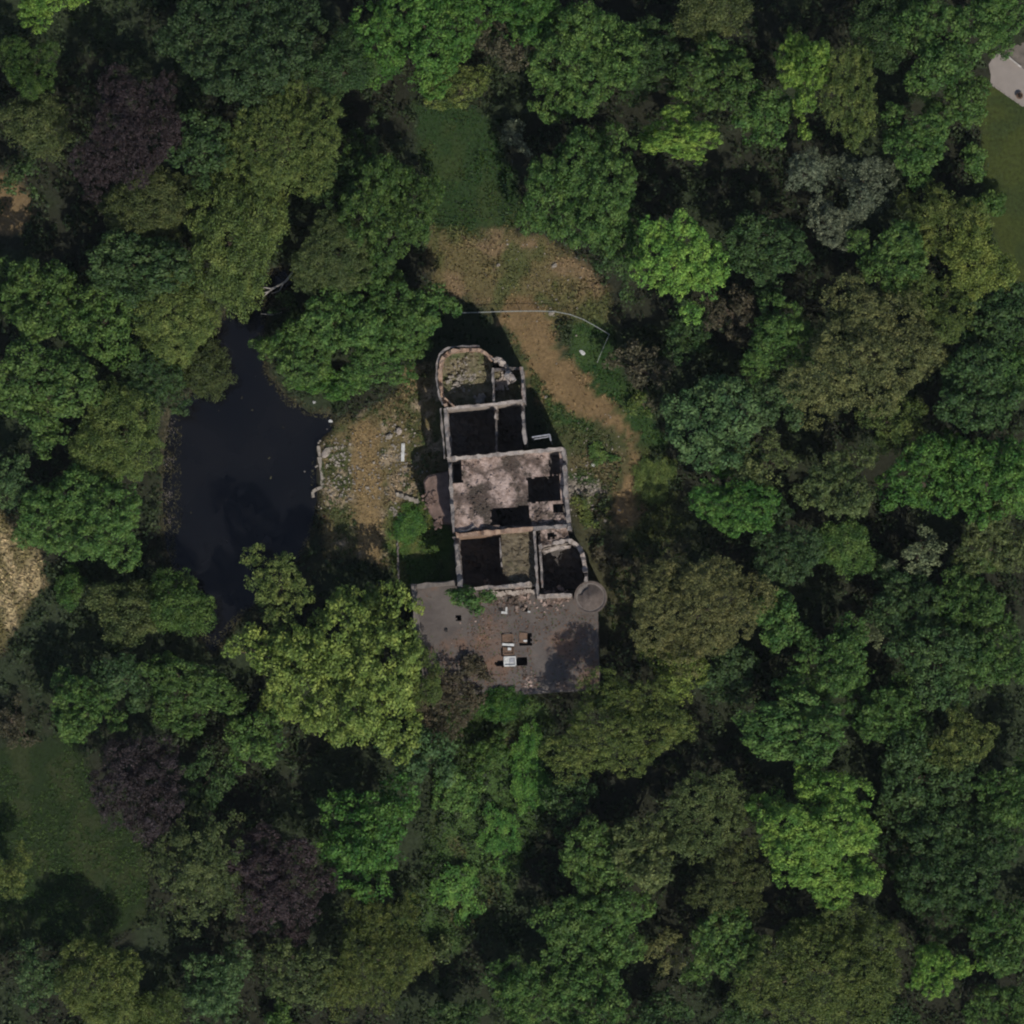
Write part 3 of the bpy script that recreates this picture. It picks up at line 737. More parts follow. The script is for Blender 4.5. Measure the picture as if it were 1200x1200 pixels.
chunk('boulder', 381, 532, 0, (0.9, 0.8, 0.4), M_palewall, 'flat pinkish stone on the bank just inside the retaining wall', 'stone', 0.9)
chunk('litter_bag', 387, 493, WATER_Z, (0.55, 0.4, 0.35), M_white, 'small white bag floating at the inlet where the pond meets the yard', 'bag', 0.2)
chunk('litter_bag', 368, 471, 0.0, (0.35, 0.35, 0.3), M_white, 'small white bag caught in the bushes on the pond shore', 'bag', 0.2)
chunk('litter_bag', 695, 545, 0.0, (0.5, 0.45, 0.35), M_white, 'white bag lying in the green scrub east of the ruin', 'bag', 0.2)
chunk('litter_sheet', 682.5, 413, 0.0, (0.9, 0.45, 0.2), M_white, 'crumpled white sheet on the green grass inside the bend of the fence', 'sheet', -0.7)
chunk('boulder', 646, 367, 0.0, (0.7, 0.5, 0.4), M_stone, 'grey stone at the foot of the wire fence bend', 'stone', 0.5)
chunk('boulder', 584, 310, 0.0, (0.5, 0.4, 0.3), M_stone, 'pale stone in the western half of the dry clearing', 'stone', 0.5)
chunk('boulder', 649.5, 311, 0.0, (0.6, 0.5, 0.35), M_stone, 'pale stone on the dry clearing near the dark eastern trees', 'stone', 0.5)
chunk('boulder', 640, 465, 0.0, (0.4, 0.35, 0.3), M_stone, 'small pale stone by the shadow edge beside the dirt track', 'stone', 0.5)
pl = MB(); q = P(472, 530, 0.15); pl.box((q[0], q[1], 0.13), (0.38, 2.1, 0.12), -0.03, 0.012)
o = pl.build('plank', M_white); tag(o, 'long pale plank lying north to south in the yard west of the ruin', 'plank')
lw = MB()
for k in range(9):
    p = P(466 + k * 2.9, 580 + k * 0.9 + RNG.normal(0, .4), 0.3); lw.box((p[0], p[1], 0.2), (0.33, 0.45, 0.55), RNG.normal(0, 0.2), 0.05)
o = lw.build('garden_wall', M_stone); tag(o, 'short broken pale garden wall at the top of the green patch west of the ruin', 'wall')
lw = MB()
for k in range(16):
    p = P(465.5 + k * 0.12 + RNG.normal(0, .3), 622 + k * 4.0, 0.2); lw.box((p[0], p[1], 0.12), (0.2, 0.37, 0.3), RNG.normal(0, 0.08), 0.025)
o = lw.build('garden_kerb', M_parapet); tag(o, 'narrow stone kerb running south along the green patch west of the ruin', 'kerb')
yr = rubble('yard_rubble', [(395, 535, 0.02, 22, 80, 0.22), (425, 560, 0.02, 40, 90, 0.18), (460, 520, 0.02, 28, 90, 0.2), (395, 570, 0.02, 24, 60, 0.18), (475, 550, 0.02, 24, 50, 0.2),
                            (680, 574, 0.02, 26, 110, 0.22), (690, 590, 0.02, 24, 50, 0.25), (640, 330, 0.02, 70, 70, 0.15), (700, 520, 0.02, 40, 40, 0.15), (465, 600, 0.02, 12, 25, 0.2)], M_stone, None, 21)
tag(yr, 'scattered pale stone rubble in the yards either side of the ruin', 'rubble', kind='stuff')
# pebbly west shore
sh = rubble('shore_rubble', [(198, 500, -0.55, 9, 40, 0.1), (196, 540, -0.55, 9, 50, 0.1), (195, 580, -0.55, 9, 50, 0.1), (196, 610, -0.55, 9, 30, 0.1)], M_parapet, None, 22)
tag(sh, 'small stones along the west shore of the pond', 'rubble', kind='stuff')

# fallen dead tree at the pond's north end
dt = empty('dead_branch', P(340, 328, 0)); tag(dt, 'bleached bare dead branch reaching over the north end of the pond', 'branch')
def pp(x, y, z): return P(x, y, z)
for pts, r0 in (([(346, 312, .4), (340, 322, .8), (334, 329, 1.1), (326, 334, 1.3), (316, 338, 1.2)], .17),):
    mb = MB(); mb.tube([pp(*p) for p in pts], np.linspace(r0, r0 * .5, len(pts)), 7); mb.build('bough', M_dead, dt)
for pts in ([(322, 336, 1.25), (314, 341, 1.1), (308, 347, 0.7), (306, 354, 0.2)], [(318, 337.5, 1.2), (309, 336, 1.3), (300, 339, 1.0)], [(332, 330, 1.1), (327, 340, 1.0), (318, 343, .7)], [(314, 341, 1.1), (310, 342, 1.2), (306, 343, .9)],
            [(330, 365, .2), (318, 368, .3), (305, 367, .2)]):
    mb = MB(); mb.tube([pp(*p) for p in pts], np.linspace(.1, .03, len(pts)), 6); mb.build('twig', M_dead, dt)

# corner of the neighbour's plot, top right
mb = MB(); mb.prism([P(x, y, .12)[:2] for x, y in [(1159, 75), (1164, 67), (1170, 61.5), (1178, 62), (1240, 113), (1240, 150), (1200, 124), (1161, 97), (1161.5, 87)]][::-1], -0.3, 0.12, 0.04)
o = mb.build('terrace_paving', M_patio); tag(o, kind='structure')
mb = MB(); mb.prism([P(x, y, .06)[:2] for x, y in [(1176, 62), (1180, 57), (1200, 49), (1250, 45), (1250, 120), (1200, 80)]][::-1], -0.3, 0.07, 0.02)
o = mb.build('driveway', M_drive); tag(o, kind='structure')
a, b = P(1181, 65.5, .3), P(1197, 78.5, .3); mb = MB(); c_ = (a + b) / 2; mb.box((c_[0], c_[1], 0.18), (2.1, 0.2, 0.5), math.atan2(b[1] - a[1], b[0] - a[0]), 0.01)
o = mb.build('low_wall', M_kerb); tag(o, 'short white low wall between beige terrace and grey drive, top right corner', 'wall')
for k in range(7):
    a, b = P(1161 + k * 5.6, 97.5 + k * 3.9, .2), P(1166.4 + k * 5.6, 101.3 + k * 3.9, .2); c_ = (a + b) / 2
    mb = MB(); mb.box((c_[0], c_[1], 0.06), (0.62, 0.15, 0.26), math.atan2(b[1] - a[1], b[0] - a[0]), 0.008); kb = mb.build('kerb_stone', M_patio, o if False else None)
    kb.parent = None
    if k == 0: kerb_root = empty('terrace_kerb', c_ * [1, 1, 0]); tag(kerb_root, 'pale kerb along the south edge of the beige terrace', 'kerb')
    kb.data.transform(Matrix.Translation(-kerb_root.location)); kb.parent = kerb_root
pt = empty('planter', P(1195.5, 112, .5) * [1, 1, 0] + [0, 0, .12]); tag(pt, 'dark round planter standing on the beige terrace', 'planter')
pc = np.array(pt.location); mb = MB(); mb.tube([pc, pc + [0, 0, .25], pc + [0, 0, .5], pc + [0, 0, .52], pc + [0, 0, .4]], [.28, .36, .42, .36, .34], 18); mb.build('pot', M_brown, pt)
planter_top = pc + [0, 0, .5]

# ------------------------------------------------------------------ trees and shrubs
def leaves_on(cent, rad, rng, per_area, size, up=0.25, flat=0.55, lo=-0.3, asp=0.6):
    """leaf-sized faces on the outside of leaf clumps; returns (n,4,3)"""
    cnt = rng.poisson(np.maximum(per_area * 2.6 * math.pi * rad ** 2, 3))
    ci = np.repeat(np.arange(len(rad)), cnt); n = len(ci)
    d = rng.normal(size=(n, 3)); d /= np.linalg.norm(d, axis=1)[:, None]
    d[:, 2] = np.where(d[:, 2] < lo, -d[:, 2], d[:, 2])
    shell = rng.uniform(0.7, 1.08, n)
    pos = cent[ci] + d * (rad[ci] * shell)[:, None] * np.array([1, 1, 0.85])
    nrm = d + rng.normal(0, flat, (n, 3)); nrm[:, 2] += up
    nrm /= np.linalg.norm(nrm, axis=1)[:, None]
    t = np.cross(nrm, rng.normal(size=(n, 3))); t /= np.linalg.norm(t, axis=1)[:, None] + 1e-9
    b = np.cross(nrm, t)
    s = (size * rng.uniform(0.4, 1.5, n))[:, None]
    t = t * s * 0.5; b = b * s * 0.5 * asp
    bend = nrm * s * 0.10
    return np.stack([pos - t - bend, pos - b * 1.0 - t * 0.1, pos + t - bend, pos + b * 1.0 - t * 0.1], 1)

def crown_clumps(rng, R_, Hc, n_boughs, clump, spread=0.62, bough=(0.28, 0.44), squash=0.85, dens=2.6, wild=0.12):
    th = rng.uniform(0, 2 * math.pi, n_boughs) ; k = np.arange(n_boughs)
    th = k * 2.39996 + rng.normal(0, 0.4, n_boughs)
    rr = np.sqrt((k + 0.5) / n_boughs) * spread * (1 + rng.normal(0, wild, n_boughs))
    lob = 1 + 0.23 * np.sin(2 * th + rng.random() * 6) + 0.18 * np.sin(3 * th + rng.random() * 6) + 0.07 * np.sin(5 * th + rng.random() * 6)
    rr = rr * lob
    br = R_ * rng.uniform(*bough, n_boughs) * (1.1 - 0.35 * rr)
    bz = Hc * (0.30 + 0.55 * np.sqrt(np.clip(1 - (rr / 1.05) ** 2, 0, 1))) - br * 0.35 + rng.normal(0, 0.13 * Hc, n_boughs)
    bc = np.stack([rr * R_ * np.cos(th), rr * R_ * np.sin(th), bz], 1)
    C_, r_ = [], []
    for i in range(n_boughs):
        m = int(dens * (br[i] / clump) ** 2) + 5
        d = rng.normal(size=(m, 3)); d /= np.linalg.norm(d, axis=1)[:, None]
        d[:, 2] = np.where(d[:, 2] < -0.35, -d[:, 2], d[:, 2])
        p = bc[i] + d * br[i] * rng.uniform(0.72, 1.12, m)[:, None] * np.array([1, 1, squash])
        keep = np.ones(m, bool)
        for j in range(n_boughs):
            if j == i: continue
            q = (p - bc[j]) / np.array([1, 1, squash]); keep &= ~(np.linalg.norm(q, axis=1) < br[j] * 0.7)
        C_.append(p[keep]); r_.append(clump * rng.uniform(0.6, 1.35, keep.sum()))
    return np.concatenate(C_), np.concatenate(r_), bc, br

TEMPL = {}
def template(style, size, k):
    key = (style, size, k)
    if key in TEMPL: return TEMPL[key]
    rng = np.random.default_rng(abs(hash((len(style) * 7 + ord(style[0]) * 31 + ord(style[1]) * 13, ord(size[0]) * 5 + len(size), k))) % 2 ** 31)
    R_ = {'s': 2.4, 'm': 4.2, 'l': 6.2, 'xl': 9.0}[size]
    Hc = R_ * rng.uniform(0.95, 1.2) + 0.8
    nb = {'s': 7, 'm': 12, 'l': 19, 'xl': 34}[size]
    if style == 'clumpy':
        c, r, bc, br = crown_clumps(rng, R_, Hc, nb, 0.56, spread=0.68, bough=(0.22, 0.40), dens=2.0, wild=0.24); V = leaves_on(c, r, rng, 15, 0.31, flat=0.42)
    elif style == 'billow':          # rounder, brighter bosses packed tight
        c, r, bc, br = crown_clumps(rng, R_, Hc, int(nb * 1.5), 0.44, spread=0.74, bough=(0.19, 0.31), dens=2.3, wild=0.16); V = leaves_on(c, r, rng, 19, 0.27, flat=0.4)
    elif style == 'fine':
        c, r, bc, br = crown_clumps(rng, R_, Hc, int(nb * 1.3), 0.38, spread=0.7, bough=(0.22, 0.38), dens=2.0, wild=0.16); V = leaves_on(c, r, rng, 30, 0.19, flat=0.75)
    elif style == 'smooth':
        c, r, bc, br = crown_clumps(rng, R_, Hc, nb, 0.55, spread=0.6, bough=(0.36, 0.5), dens=3.4); V = leaves_on(c, r, rng, 26, 0.2, flat=0.8, up=0.5)
    elif style == 'sparse':
        c, r, bc, br = crown_clumps(rng, R_, Hc, int(nb * 1.1), 0.42, spread=0.74, bough=(0.16, 0.3), dens=1.7, wild=0.22); V = leaves_on(c, r, rng, 15, 0.28, flat=0.6)
    elif style == 'cedar':           # flat layered plates on spreading limbs
        C_, r_ = [], []
        bc = []; br = []
        for i in range(26):
            a = i * 2.4 + rng.normal(0, 0.2); z = Hc * (1.0 - 0.8 * i / 26) + rng.normal(0, .2); L = R_ * (0.25 + 0.8 * (i / 26) ** 0.6) * rng.uniform(0.75, 1.1)
            n = int(L * 7); t = rng.uniform(0.12, 1, n); wv = rng.normal(0, 0.16, n) * L * (0.35 + t * 0.6)
            x = t * L; C_.append(np.stack([x * math.cos(a) - wv * math.sin(a), x * math.sin(a) + wv * math.cos(a), z + t * 0.5 - 0.5 * t * t * L * 0.3 + rng.normal(0, .07, n)], 1))
            r_.append(rng.uniform(0.22, 0.42, n)); bc.append((0.6 * L * math.cos(a), 0.6 * L * math.sin(a), z)); br.append(1.0)
        c = np.concatenate(C_); r = np.concatenate(r_); bc = np.array(bc); br = np.array(br)
        V = leaves_on(c, r, rng, 34, 0.18, flat=0.7, up=0.7)
    # scale so that nine tenths of the leaves lie within R_
    q = np.quantile(np.hypot(V[:, 0, 0], V[:, 0, 1]), 0.985); V[:, :, :2] *= R_ / q; bc = bc * np.array([R_ / q, R_ / q, 1])
    V[:, :, 2] -= np.quantile(V[:, 0, 2], 0.01); Hr = float(np.quantile(V[:, 0, 2], 0.995))
    me = quads_mesh('crown_' + style, V.astype(np.float32), M_leaf)
    # trunk with limbs, unit: real metres for a tree with crown base at 4 m
    tm = MB(); hb = 4.0; tr = 0.055 * R_ + 0.08
    lean = rng.normal(0, 0.2, 2)
    tm.tube([(0, 0, -0.3), (0, 0, 0.15), (lean[0] * .3, lean[1] * .3, hb * .5), (lean[0], lean[1], hb), (lean[0] * 1.4, lean[1] * 1.4, hb + 1.5)],
            [tr * 1.7, tr * 1.25, tr, tr * .85, tr * .3], 9)
    sel = np.argsort(rng.random(len(bc)))[:min(len(bc), 9)]
    for s in sel:
        e = np.array([bc[s][0] * 0.7, bc[s][1] * 0.7, hb + 0.9 + 0.3 * rng.random()]); st = np.array([lean[0], lean[1], hb * rng.uniform(0.75, 1.1)])
        md = st * 0.5 + e * 0.5 + [0, 0, -0.25 * R_ * .3]
        tm.tube([st, md, e], [tr * .5, tr * .34, tr * .12], 6)
    tme = bpy.data.meshes.new('trunk'); tme.from_pydata(tm.v, [], tm.f); tme.update(); tme.materials.append(M_bark)
    TEMPL[key] = (me, tme, R_, Hr)
    return TEMPL[key]

COL = {'bright': (0.132, 0.250, 0.044), 'mid': (0.071, 0.141, 0.033), 'dark': (0.045, 0.088, 0.027), 'olive': (0.114, 0.160, 0.041),
       'tan': (0.150, 0.165, 0.060), 'yellow': (0.166, 0.232, 0.050), 'purple': (0.050, 0.038, 0.038), 'grey': (0.155, 0.185, 0.112),
       'blue': (0.062, 0.116, 0.040), 'brown': (0.085, 0.078, 0.044), 'drab': (0.084, 0.115, 0.038), 'pale': (0.16, 0.20, 0.10), 'grass': (0.058, 0.142, 0.027)}
NVAR = {('clumpy', 's'): 3, ('clumpy', 'm'): 5, ('clumpy', 'l'): 4, ('clumpy', 'xl'): 1, ('billow', 's'): 2, ('billow', 'm'): 3, ('billow', 'l'): 2, ('billow', 'xl'): 1,
        ('fine', 's'): 2, ('fine', 'm'): 3, ('fine', 'l'): 3, ('fine', 'xl'): 2, ('smooth', 's'): 2, ('smooth', 'm'): 3, ('smooth', 'l'): 2, ('sparse', 's'): 2, ('sparse', 'm'): 3,
        ('sparse', 'l'): 1, ('cedar', 'm'): 1, ('cedar', 'l'): 1}
_cnt = {}
def plant(px, py, rx, style, colr, label, h=None, ry=None, name='broadleaf_tree', cat='tree', group='trees of the wood', rot=None, tint=1.0, base=None):
    ry = ry or rx
    if cat == 'tree': rx, ry = rx * 1.16, ry * 1.16; h = h * 1.25 if h else h
    r = (rx + ry) / 20.0
    size = 's' if r < 3.1 else 'm' if r < 5.1 else 'l' if r < 7.6 else 'xl'
    while (style, size) not in NVAR: size = {'xl': 'l', 'l': 'm', 's': 'm', 'm': 's'}[size]
    c = _cnt.get((style, size), 0); _cnt[(style, size)] = c + 1
    me, tme, R_, Hr = template(style, size, c % NVAR[(style, size)])
    if h is None: h = 4.5 + 1.15 * r + RNG.uniform(-0.6, 0.9)
    sz = min(max(0.5 * (rx + ry) / 20 / R_ * 2 * RNG.uniform(0.9, 1.1) / 1.0, 0.3), (h * 0.86) / Hr)
    ch = Hr * sz
    gp = P(px, py, h - ch * 0.4)
    gz = base if base is not None else min(float(ground_z(np.array([gp[0]]), np.array([gp[1]]))[0]), 0.5)
    root = empty(name, (gp[0], gp[1], gz)); tag(root, label, cat, group)
    hb = h - ch
    tr = bpy.data.objects.new('trunk' if cat == 'tree' else 'stem', tme); C.objects.link(tr); tr.parent = root
    rz = RNG.uniform(0, 6.28) if rot is None else rot
    tr.rotation_euler = (0, 0, rz); k = r / R_
    tr.scale = (k, k, (max(hb, 0.0) + ch * 0.38) / 5.5)
    cr = bpy.data.objects.new('crown' if cat == 'tree' else 'foliage', me); C.objects.link(cr); cr.parent = root
    cr.location = (0, 0, hb); cr.rotation_euler = (0, 0, rz)
    cr.scale = (rx / 10 / R_, ry / 10 / R_, sz)
    if abs(rx - ry) > 1:        # stretch along the picture axes, so do not turn freely
        q = round(rz / math.pi) * math.pi; cr.rotation_euler = (0, 0, q); tr.rotation_euler = (0, 0, q)
    j = RNG.uniform(0.9, 1.1) * tint; hshift = RNG.uniform(0.94, 1.06)
    b_ = COL[colr]; cr.color = (b_[0] * j * hshift, b_[1] * j, b_[2] * j, 1)
    return root
SH = dict(name='shrub', cat='shrub', group='shrubs round the clearing')

# --- top left
plant(52, -22, 50, 'clumpy', 'bright', 'light green tree cut by the top edge at the left corner')
plant(30, 72, 44, 'fine', 'mid', 'yellow-flecked green tree at the left edge below the top left corner tree')
plant(40, 143, 38, 'smooth', 'drab', 'feathery dull green tree at the left edge, west of the upper copper beech')
plant(22, 203, 26, 'sparse', 'dark', 'small dark tree at the left edge beside the bare brown patch', h=6)
plant(152, 152, 64, 'fine', 'purple', 'dark purple copper beech, the one in the upper left of the wood', ry=76, name='copper_beech_tree', h=14)
plant(285, 48, 84, 'clumpy', 'blue', 'very large dark green tree near the top edge, north-east of the upper copper beech', h=15, tint=0.58)
plant(238, 168, 40, 'clumpy', 'dark', 'medium dark green tree between the upper copper beech and a mottled olive tree', h=11)
plant(335, 160, 64, 'fine', 'olive', 'mottled olive tree with yellowish lower edge, south of the very large top tree', ry=72, h=13)
plant(175, 238, 50, 'smooth', 'drab', 'soft olive tree just below the upper copper beech', ry=42, h=9)
plant(272, 275, 58, 'smooth', 'olive', 'smooth yellow-olive tree leaning over the north-west tip of the pond', ry=80, h=11)
plant(160, 315, 66, 'clumpy', 'dark', 'wide clumpy dark green tree north-west of the pond', ry=46, h=11)
plant(40, 350, 55, 'clumpy', 'mid', 'clumpy mid green tree at the left edge, level with the pond tip', h=11)
plant(118, 378, 50, 'clumpy', 'mid', 'mid green tree standing second from the left edge, level with the pond tip')
plant(205, 372, 48, 'smooth', 'olive', 'soft olive tree on the bank west of the narrow pond neck', h=8.5)
plant(392, 297, 46, 'smooth', 'drab', 'dome shaped drab olive tree north-east of the pond tip', h=10)
plant(398, 72, 42, 'smooth', 'dark', 'rounded dark green tree between the very large top tree and the bright lime one', h=11)
plant(385, 205, 34, 'sparse', 'dark', 'thin dark tree between the mottled olive tree and the grass glade', h=9)
# --- top middle
plant(497, 18, 78, 'billow', 'grass', 'large bright lime green tree at the top edge above the grass glade', h=13, tint=1.2)
plant(610, -8, 52, 'billow', 'grass', 'bright green tree cut by the top edge, right of the large lime one', h=12)
plant(538, 97, 46, 'fine', 'olive', 'olive bush closing the north end of the grass glade', ry=34, h=5, tint=1.2, **SH)
plant(606, 52, 40, 'sparse', 'brown', 'dark brownish thin tree between lime and mid green crowns at the top', h=10)
plant(680, 65, 68, 'clumpy', 'mid', 'broad mid green tree near the top edge, north-east of the grass glade', ry=74, h=13, tint=1.1)
plant(428, 172, 32, 'sparse', 'dark', 'small dark tree on the west edge of the grass glade', h=7)
plant(446, 247, 58, 'clumpy', 'mid', 'dense green tree on the west side of the grass glade', ry=78, h=12, tint=0.85)
plant(600, 158, 27, 'sparse', 'grey', 'small bluish green shrub at the east edge of the grass glade', h=3.5, **SH)
plant(686, 222, 66, 'clumpy', 'mid', 'big round green tree on the east side of the grass glade', ry=80, h=13, tint=0.9)
plant(728, 292, 36, 'sparse', 'dark', 'slim dark grey-green tree at the north-east edge of the dry clearing', ry=48, h=8)
plant(797, 155, 66, 'billow', 'bright', 'bright green flat-topped tree, upper of the two north-east of the clearing', ry=40, h=13)
plant(763, 75, 46, 'clumpy', 'dark', 'dark green tree in the gap right of the broad top tree', h=9)
plant(793, 300, 54, 'billow', 'bright', 'bright green tree directly east of the dry clearing', ry=60, h=13)
# --- the trees between pond and clearing
plant(352, 408, 44, 'clumpy', 'mid', 'low green tree overhanging the east shore of the pond neck', h=7)
plant(402, 372, 52, 'clumpy', 'mid', 'green tree west of the apse, northernmost of the pondside clump', h=10)
plant(455, 368, 48, 'clumpy', 'mid', 'green tree between pondside clump and the apse shadow', h=9)
plant(498, 360, 34, 'clumpy', 'mid', 'small green tree with its east edge in the apse shadow', h=8)
plant(440, 420, 50, 'clumpy', 'mid', 'green tree directly west of the apse beside the bare tan patch', ry=42, h=8)
plant(382, 446, 46, 'clumpy', 'grass', 'bright green bush on the pond shore north of the inlet', ry=30, h=4, **SH)
plant(338, 358, 24, 'sparse', 'dark', 'round dark bush under the dead branch', h=3, **SH)
plant(352, 390, 13, 'fine', 'yellow', 'small yellow-green bush on the pond neck bank', h=4.5, **SH)
# --- top right
plant(835, 8, 38, 'smooth', 'drab', 'dull olive tree cut by the top edge right of centre', h=10)
plant(838, 84, 50, 'clumpy', 'mid', 'mid green tree left of the tall bright green one near the top', h=11, tint=0.85)
plant(942, 80, 46, 'billow', 'bright', 'tall bright green tree near the top edge, right of centre', ry=62, h=13)
plant(996, 112, 36, 'fine', 'olive', 'olive green tree tucked against the right side of the tall bright one', ry=52, h=11)
plant(893, 135, 36, 'clumpy', 'mid', 'small green tree below left of the tall bright one', h=9)
plant(945, 200, 30, 'fine', 'grey', 'grey-leaved tree, westernmost of the three grey crowns', name='willow_tree', h=9)
plant(1012, 214, 42, 'fine', 'grey', 'grey-green leaved tree, largest of the three grey crowns', name='willow_tree', h=9.5, tint=0.8)
plant(975, 262, 30, 'fine', 'grey', 'silvery grey tree, southernmost of the three grey crowns', name='willow_tree', h=8.5, tint=1.05)
plant(1078, 165, 44, 'clumpy', 'mid', 'mid green tree right of the black gap near the neighbour lawn', h=11)
plant(1130, 118, 38, 'clumpy', 'mid', 'green tree at the lawn edge below the beige terrace', h=9)
plant(1040, 30, 42, 'smooth', 'dark', 'smooth dark green tree at the top edge right of the tall bright one', h=9)
plant(1110, 42, 58, 'clumpy', 'mid', 'large green tree north-west of the beige terrace', h=12, tint=0.9)
plant(1172, 15, 46, 'clumpy', 'mid', 'green tree in the top right corner above the terrace', h=10)
plant(895, 293, 52, 'clumpy', 'dark', 'rounded dark green tree right of the bright one east of the clearing', ry=44, h=10)
plant(1052, 300, 48, 'clumpy', 'mid', 'mid green tree below the grey crowns', h=11, tint=0.95)
plant(1110, 262, 50, 'fine', 'olive', 'soft olive green tree beside the neighbour lawn', h=11)
plant(1146, 306, 42, 'smooth', 'yellow', 'yellow-green tree at the south end of the neighbour lawn', h=11, tint=0.85)
plant(1100, 352, 54, 'fine', 'olive', 'olive green tree between yellow-green lawn-side tree and the huge tan one', h=12)
plant(1156, 242, 26, 'clumpy', 'mid', 'green bush on the west edge of the neighbour lawn', h=4, **SH)
plant(1143, 190, 22, 'clumpy', 'mid', 'small green bush at the lawn edge, midway down', h=3.5, **SH)
plant(1172, 372, 42, 'clumpy', 'dark', 'dark green tree at the right edge just south of the lawn', h=10)
plant(1205, 430, 45, 'clumpy', 'mid', 'green tree cut by the right edge, level with the apse', h=10)
plant(858, 362, 36, 'sparse', 'brown', 'thin brownish dark tree in the black gap east of the clearing', h=7)
plant(908, 402, 46, 'clumpy', 'mid', 'green tree left of the huge tan one', h=10, tint=0.95)
plant(752, 432, 40, 'sparse', 'brown', 'dim thin brown tree in deep shade at the east side of the clearing', h=6)
plant(800, 390, 34, 'sparse', 'dark', 'sparse dark tree under the bright one east of the clearing', h=6)
# --- right
plant(1020, 412, 92, 'fine', 'tan', 'huge tan-olive tree in the east of the wood', ry=86, h=15)
plant(1045, 492, 42, 'fine', 'olive', 'drab olive tree hanging below the huge tan one', h=11, tint=0.85)
plant(838, 500, 62, 'clumpy', 'blue', 'blue-green spreading tree east of the bend of the dirt track', h=11, tint=1.15)
plant(905, 470, 36, 'clumpy', 'blue', 'dusky blue-green tree between spreading blue-green tree and the tan one', h=9)
plant(864, 594, 50, 'billow', 'grass', 'vivid green tree south of the spreading blue-green one', ry=40, h=10, tint=1.15)
plant(898, 545, 38, 'sparse', 'drab', 'dull olive tree just above the vivid green one', h=9)
plant(985, 572, 46, 'clumpy', 'drab', 'olive-green tree south of the huge tan one', h=11)
plant(1085, 562, 52, 'clumpy', 'grass', 'rich green tree, left one of the pair near the right edge', h=12)
plant(1158, 552, 62, 'clumpy', 'grass', 'rich green tree, right one of the pair at the right edge', h=13)
plant(1152, 458, 56, 'clumpy', 'dark', 'dark green tree near the right edge above the rich green pair', h=12, tint=1.1)
plant(925, 648, 48, 'clumpy', 'blue', 'dark blue-green tree below the vivid green one', h=9, tint=0.75)
plant(990, 640, 34, 'smooth', 'mid', 'smooth soft green crown right of the dark blue-green tree', h=8)
plant(1078, 650, 36, 'sparse', 'pale', 'pale grey-green sparse tree south of the rich green pair', ry=30, h=8)
plant(1162, 640, 46, 'clumpy', 'drab', 'drab green tree at the right edge below the rich green pair', h=9)
plant(912, 722, 40, 'clumpy', 'mid', 'green tree right of the large mottled olive one beside the turret', h=9)
plant(1018, 745, 19, 'fine', 'pale', 'little pale green shrub in a dark part of the eastern wood', h=6, **SH)
plant(985, 775, 50, 'clumpy', 'mid', 'mid green tree below the little pale shrub', h=10, tint=0.9)
plant(1062, 708, 46, 'clumpy', 'dark', 'dark green tree south of the pale sparse one', h=9)
plant(1135, 705, 48, 'clumpy', 'mid', 'mid green tree second from the right edge, below the pale sparse one', h=10, tint=0.85)
plant(1098, 778, 54, 'clumpy', 'dark', 'broad dark tree in the lower right wood', h=11, tint=1.1)
plant(1168, 770, 52, 'clumpy', 'mid', 'green tree at the right edge, two thirds of the way down', h=11, tint=0.85)
plant(815, 715, 74, 'fine', 'tan', 'large mottled olive-yellow tree east of the turret', ry=66, h=13, tint=0.98)
plant(790, 790, 40, 'fine', 'yellow', 'yellow-olive lower bough tree between the two big olive trees by the roof', h=10, tint=0.85)
plant(728, 852, 84, 'fine', 'olive', 'wide olive green tree beside the south-east corner of the flat roof', ry=66, h=14, tint=0.95)
# --- bottom right
plant(932, 850, 66, 'clumpy', 'mid', 'mid green tree above the large bright round one', ry=48, h=12)
plant(850, 790, 36, 'clumpy', 'blue', 'dark bluish tree in shade right of the yellow-olive boughs', h=7, tint=0.8)
plant(1040, 840, 46, 'clumpy', 'mid', 'green tree between broad dark tree and small olive one, lower right', h=10)
plant(1128, 868, 38, 'fine', 'olive', 'small olive tree in the lower right wood', h=10, tint=0.85)
plant(962, 980, 82, 'billow', 'bright', 'large bright green round tree in the lower right', ry=70, h=14)
plant(1080, 912, 60, 'clumpy', 'dark', 'dark green tree up and right of the large bright round one', h=10, tint=1.1)
plant(1110, 1010, 78, 'clumpy', 'dark', 'broad dark green tree right of the large bright round one', h=11, tint=0.9)
plant(1190, 930, 48, 'clumpy', 'mid', 'green tree cut by the right edge in the lower right', h=10, tint=0.85)
plant(826, 955, 50, 'fine', 'drab', 'olive-brown tree left of the large bright round one', h=11, tint=1.1)
plant(855, 1035, 52, 'fine', 'drab', 'mottled brown-olive tree below left of the large bright round one', h=10)
plant(848, 1108, 46, 'clumpy', 'mid', 'leafy mid green tree near the bottom edge, left of the wide olive one', h=9, tint=1.05)
plant(968, 1135, 88, 'fine', 'olive', 'wide drab olive tree at the bottom edge below the large bright one', ry=76, h=13, tint=0.85)
plant(1098, 1136, 45, 'billow', 'bright', 'small round bright green tree near the bottom right corner', h=11)
plant(1172, 1098, 50, 'clumpy', 'mid', 'green tree at the right edge above the bottom right corner', h=10, tint=0.8)
plant(1180, 1185, 46, 'clumpy', 'mid', 'green tree in the bottom right corner', h=9, tint=0.8)
plant(1048, 1200, 36, 'clumpy', 'dark', 'dark green tree cut by the bottom edge near the right corner', h=8)
plant(868, 1190, 34, 'clumpy', 'dark', 'dark smooth green bush at the bottom edge below the leafy tree', h=5, **SH)
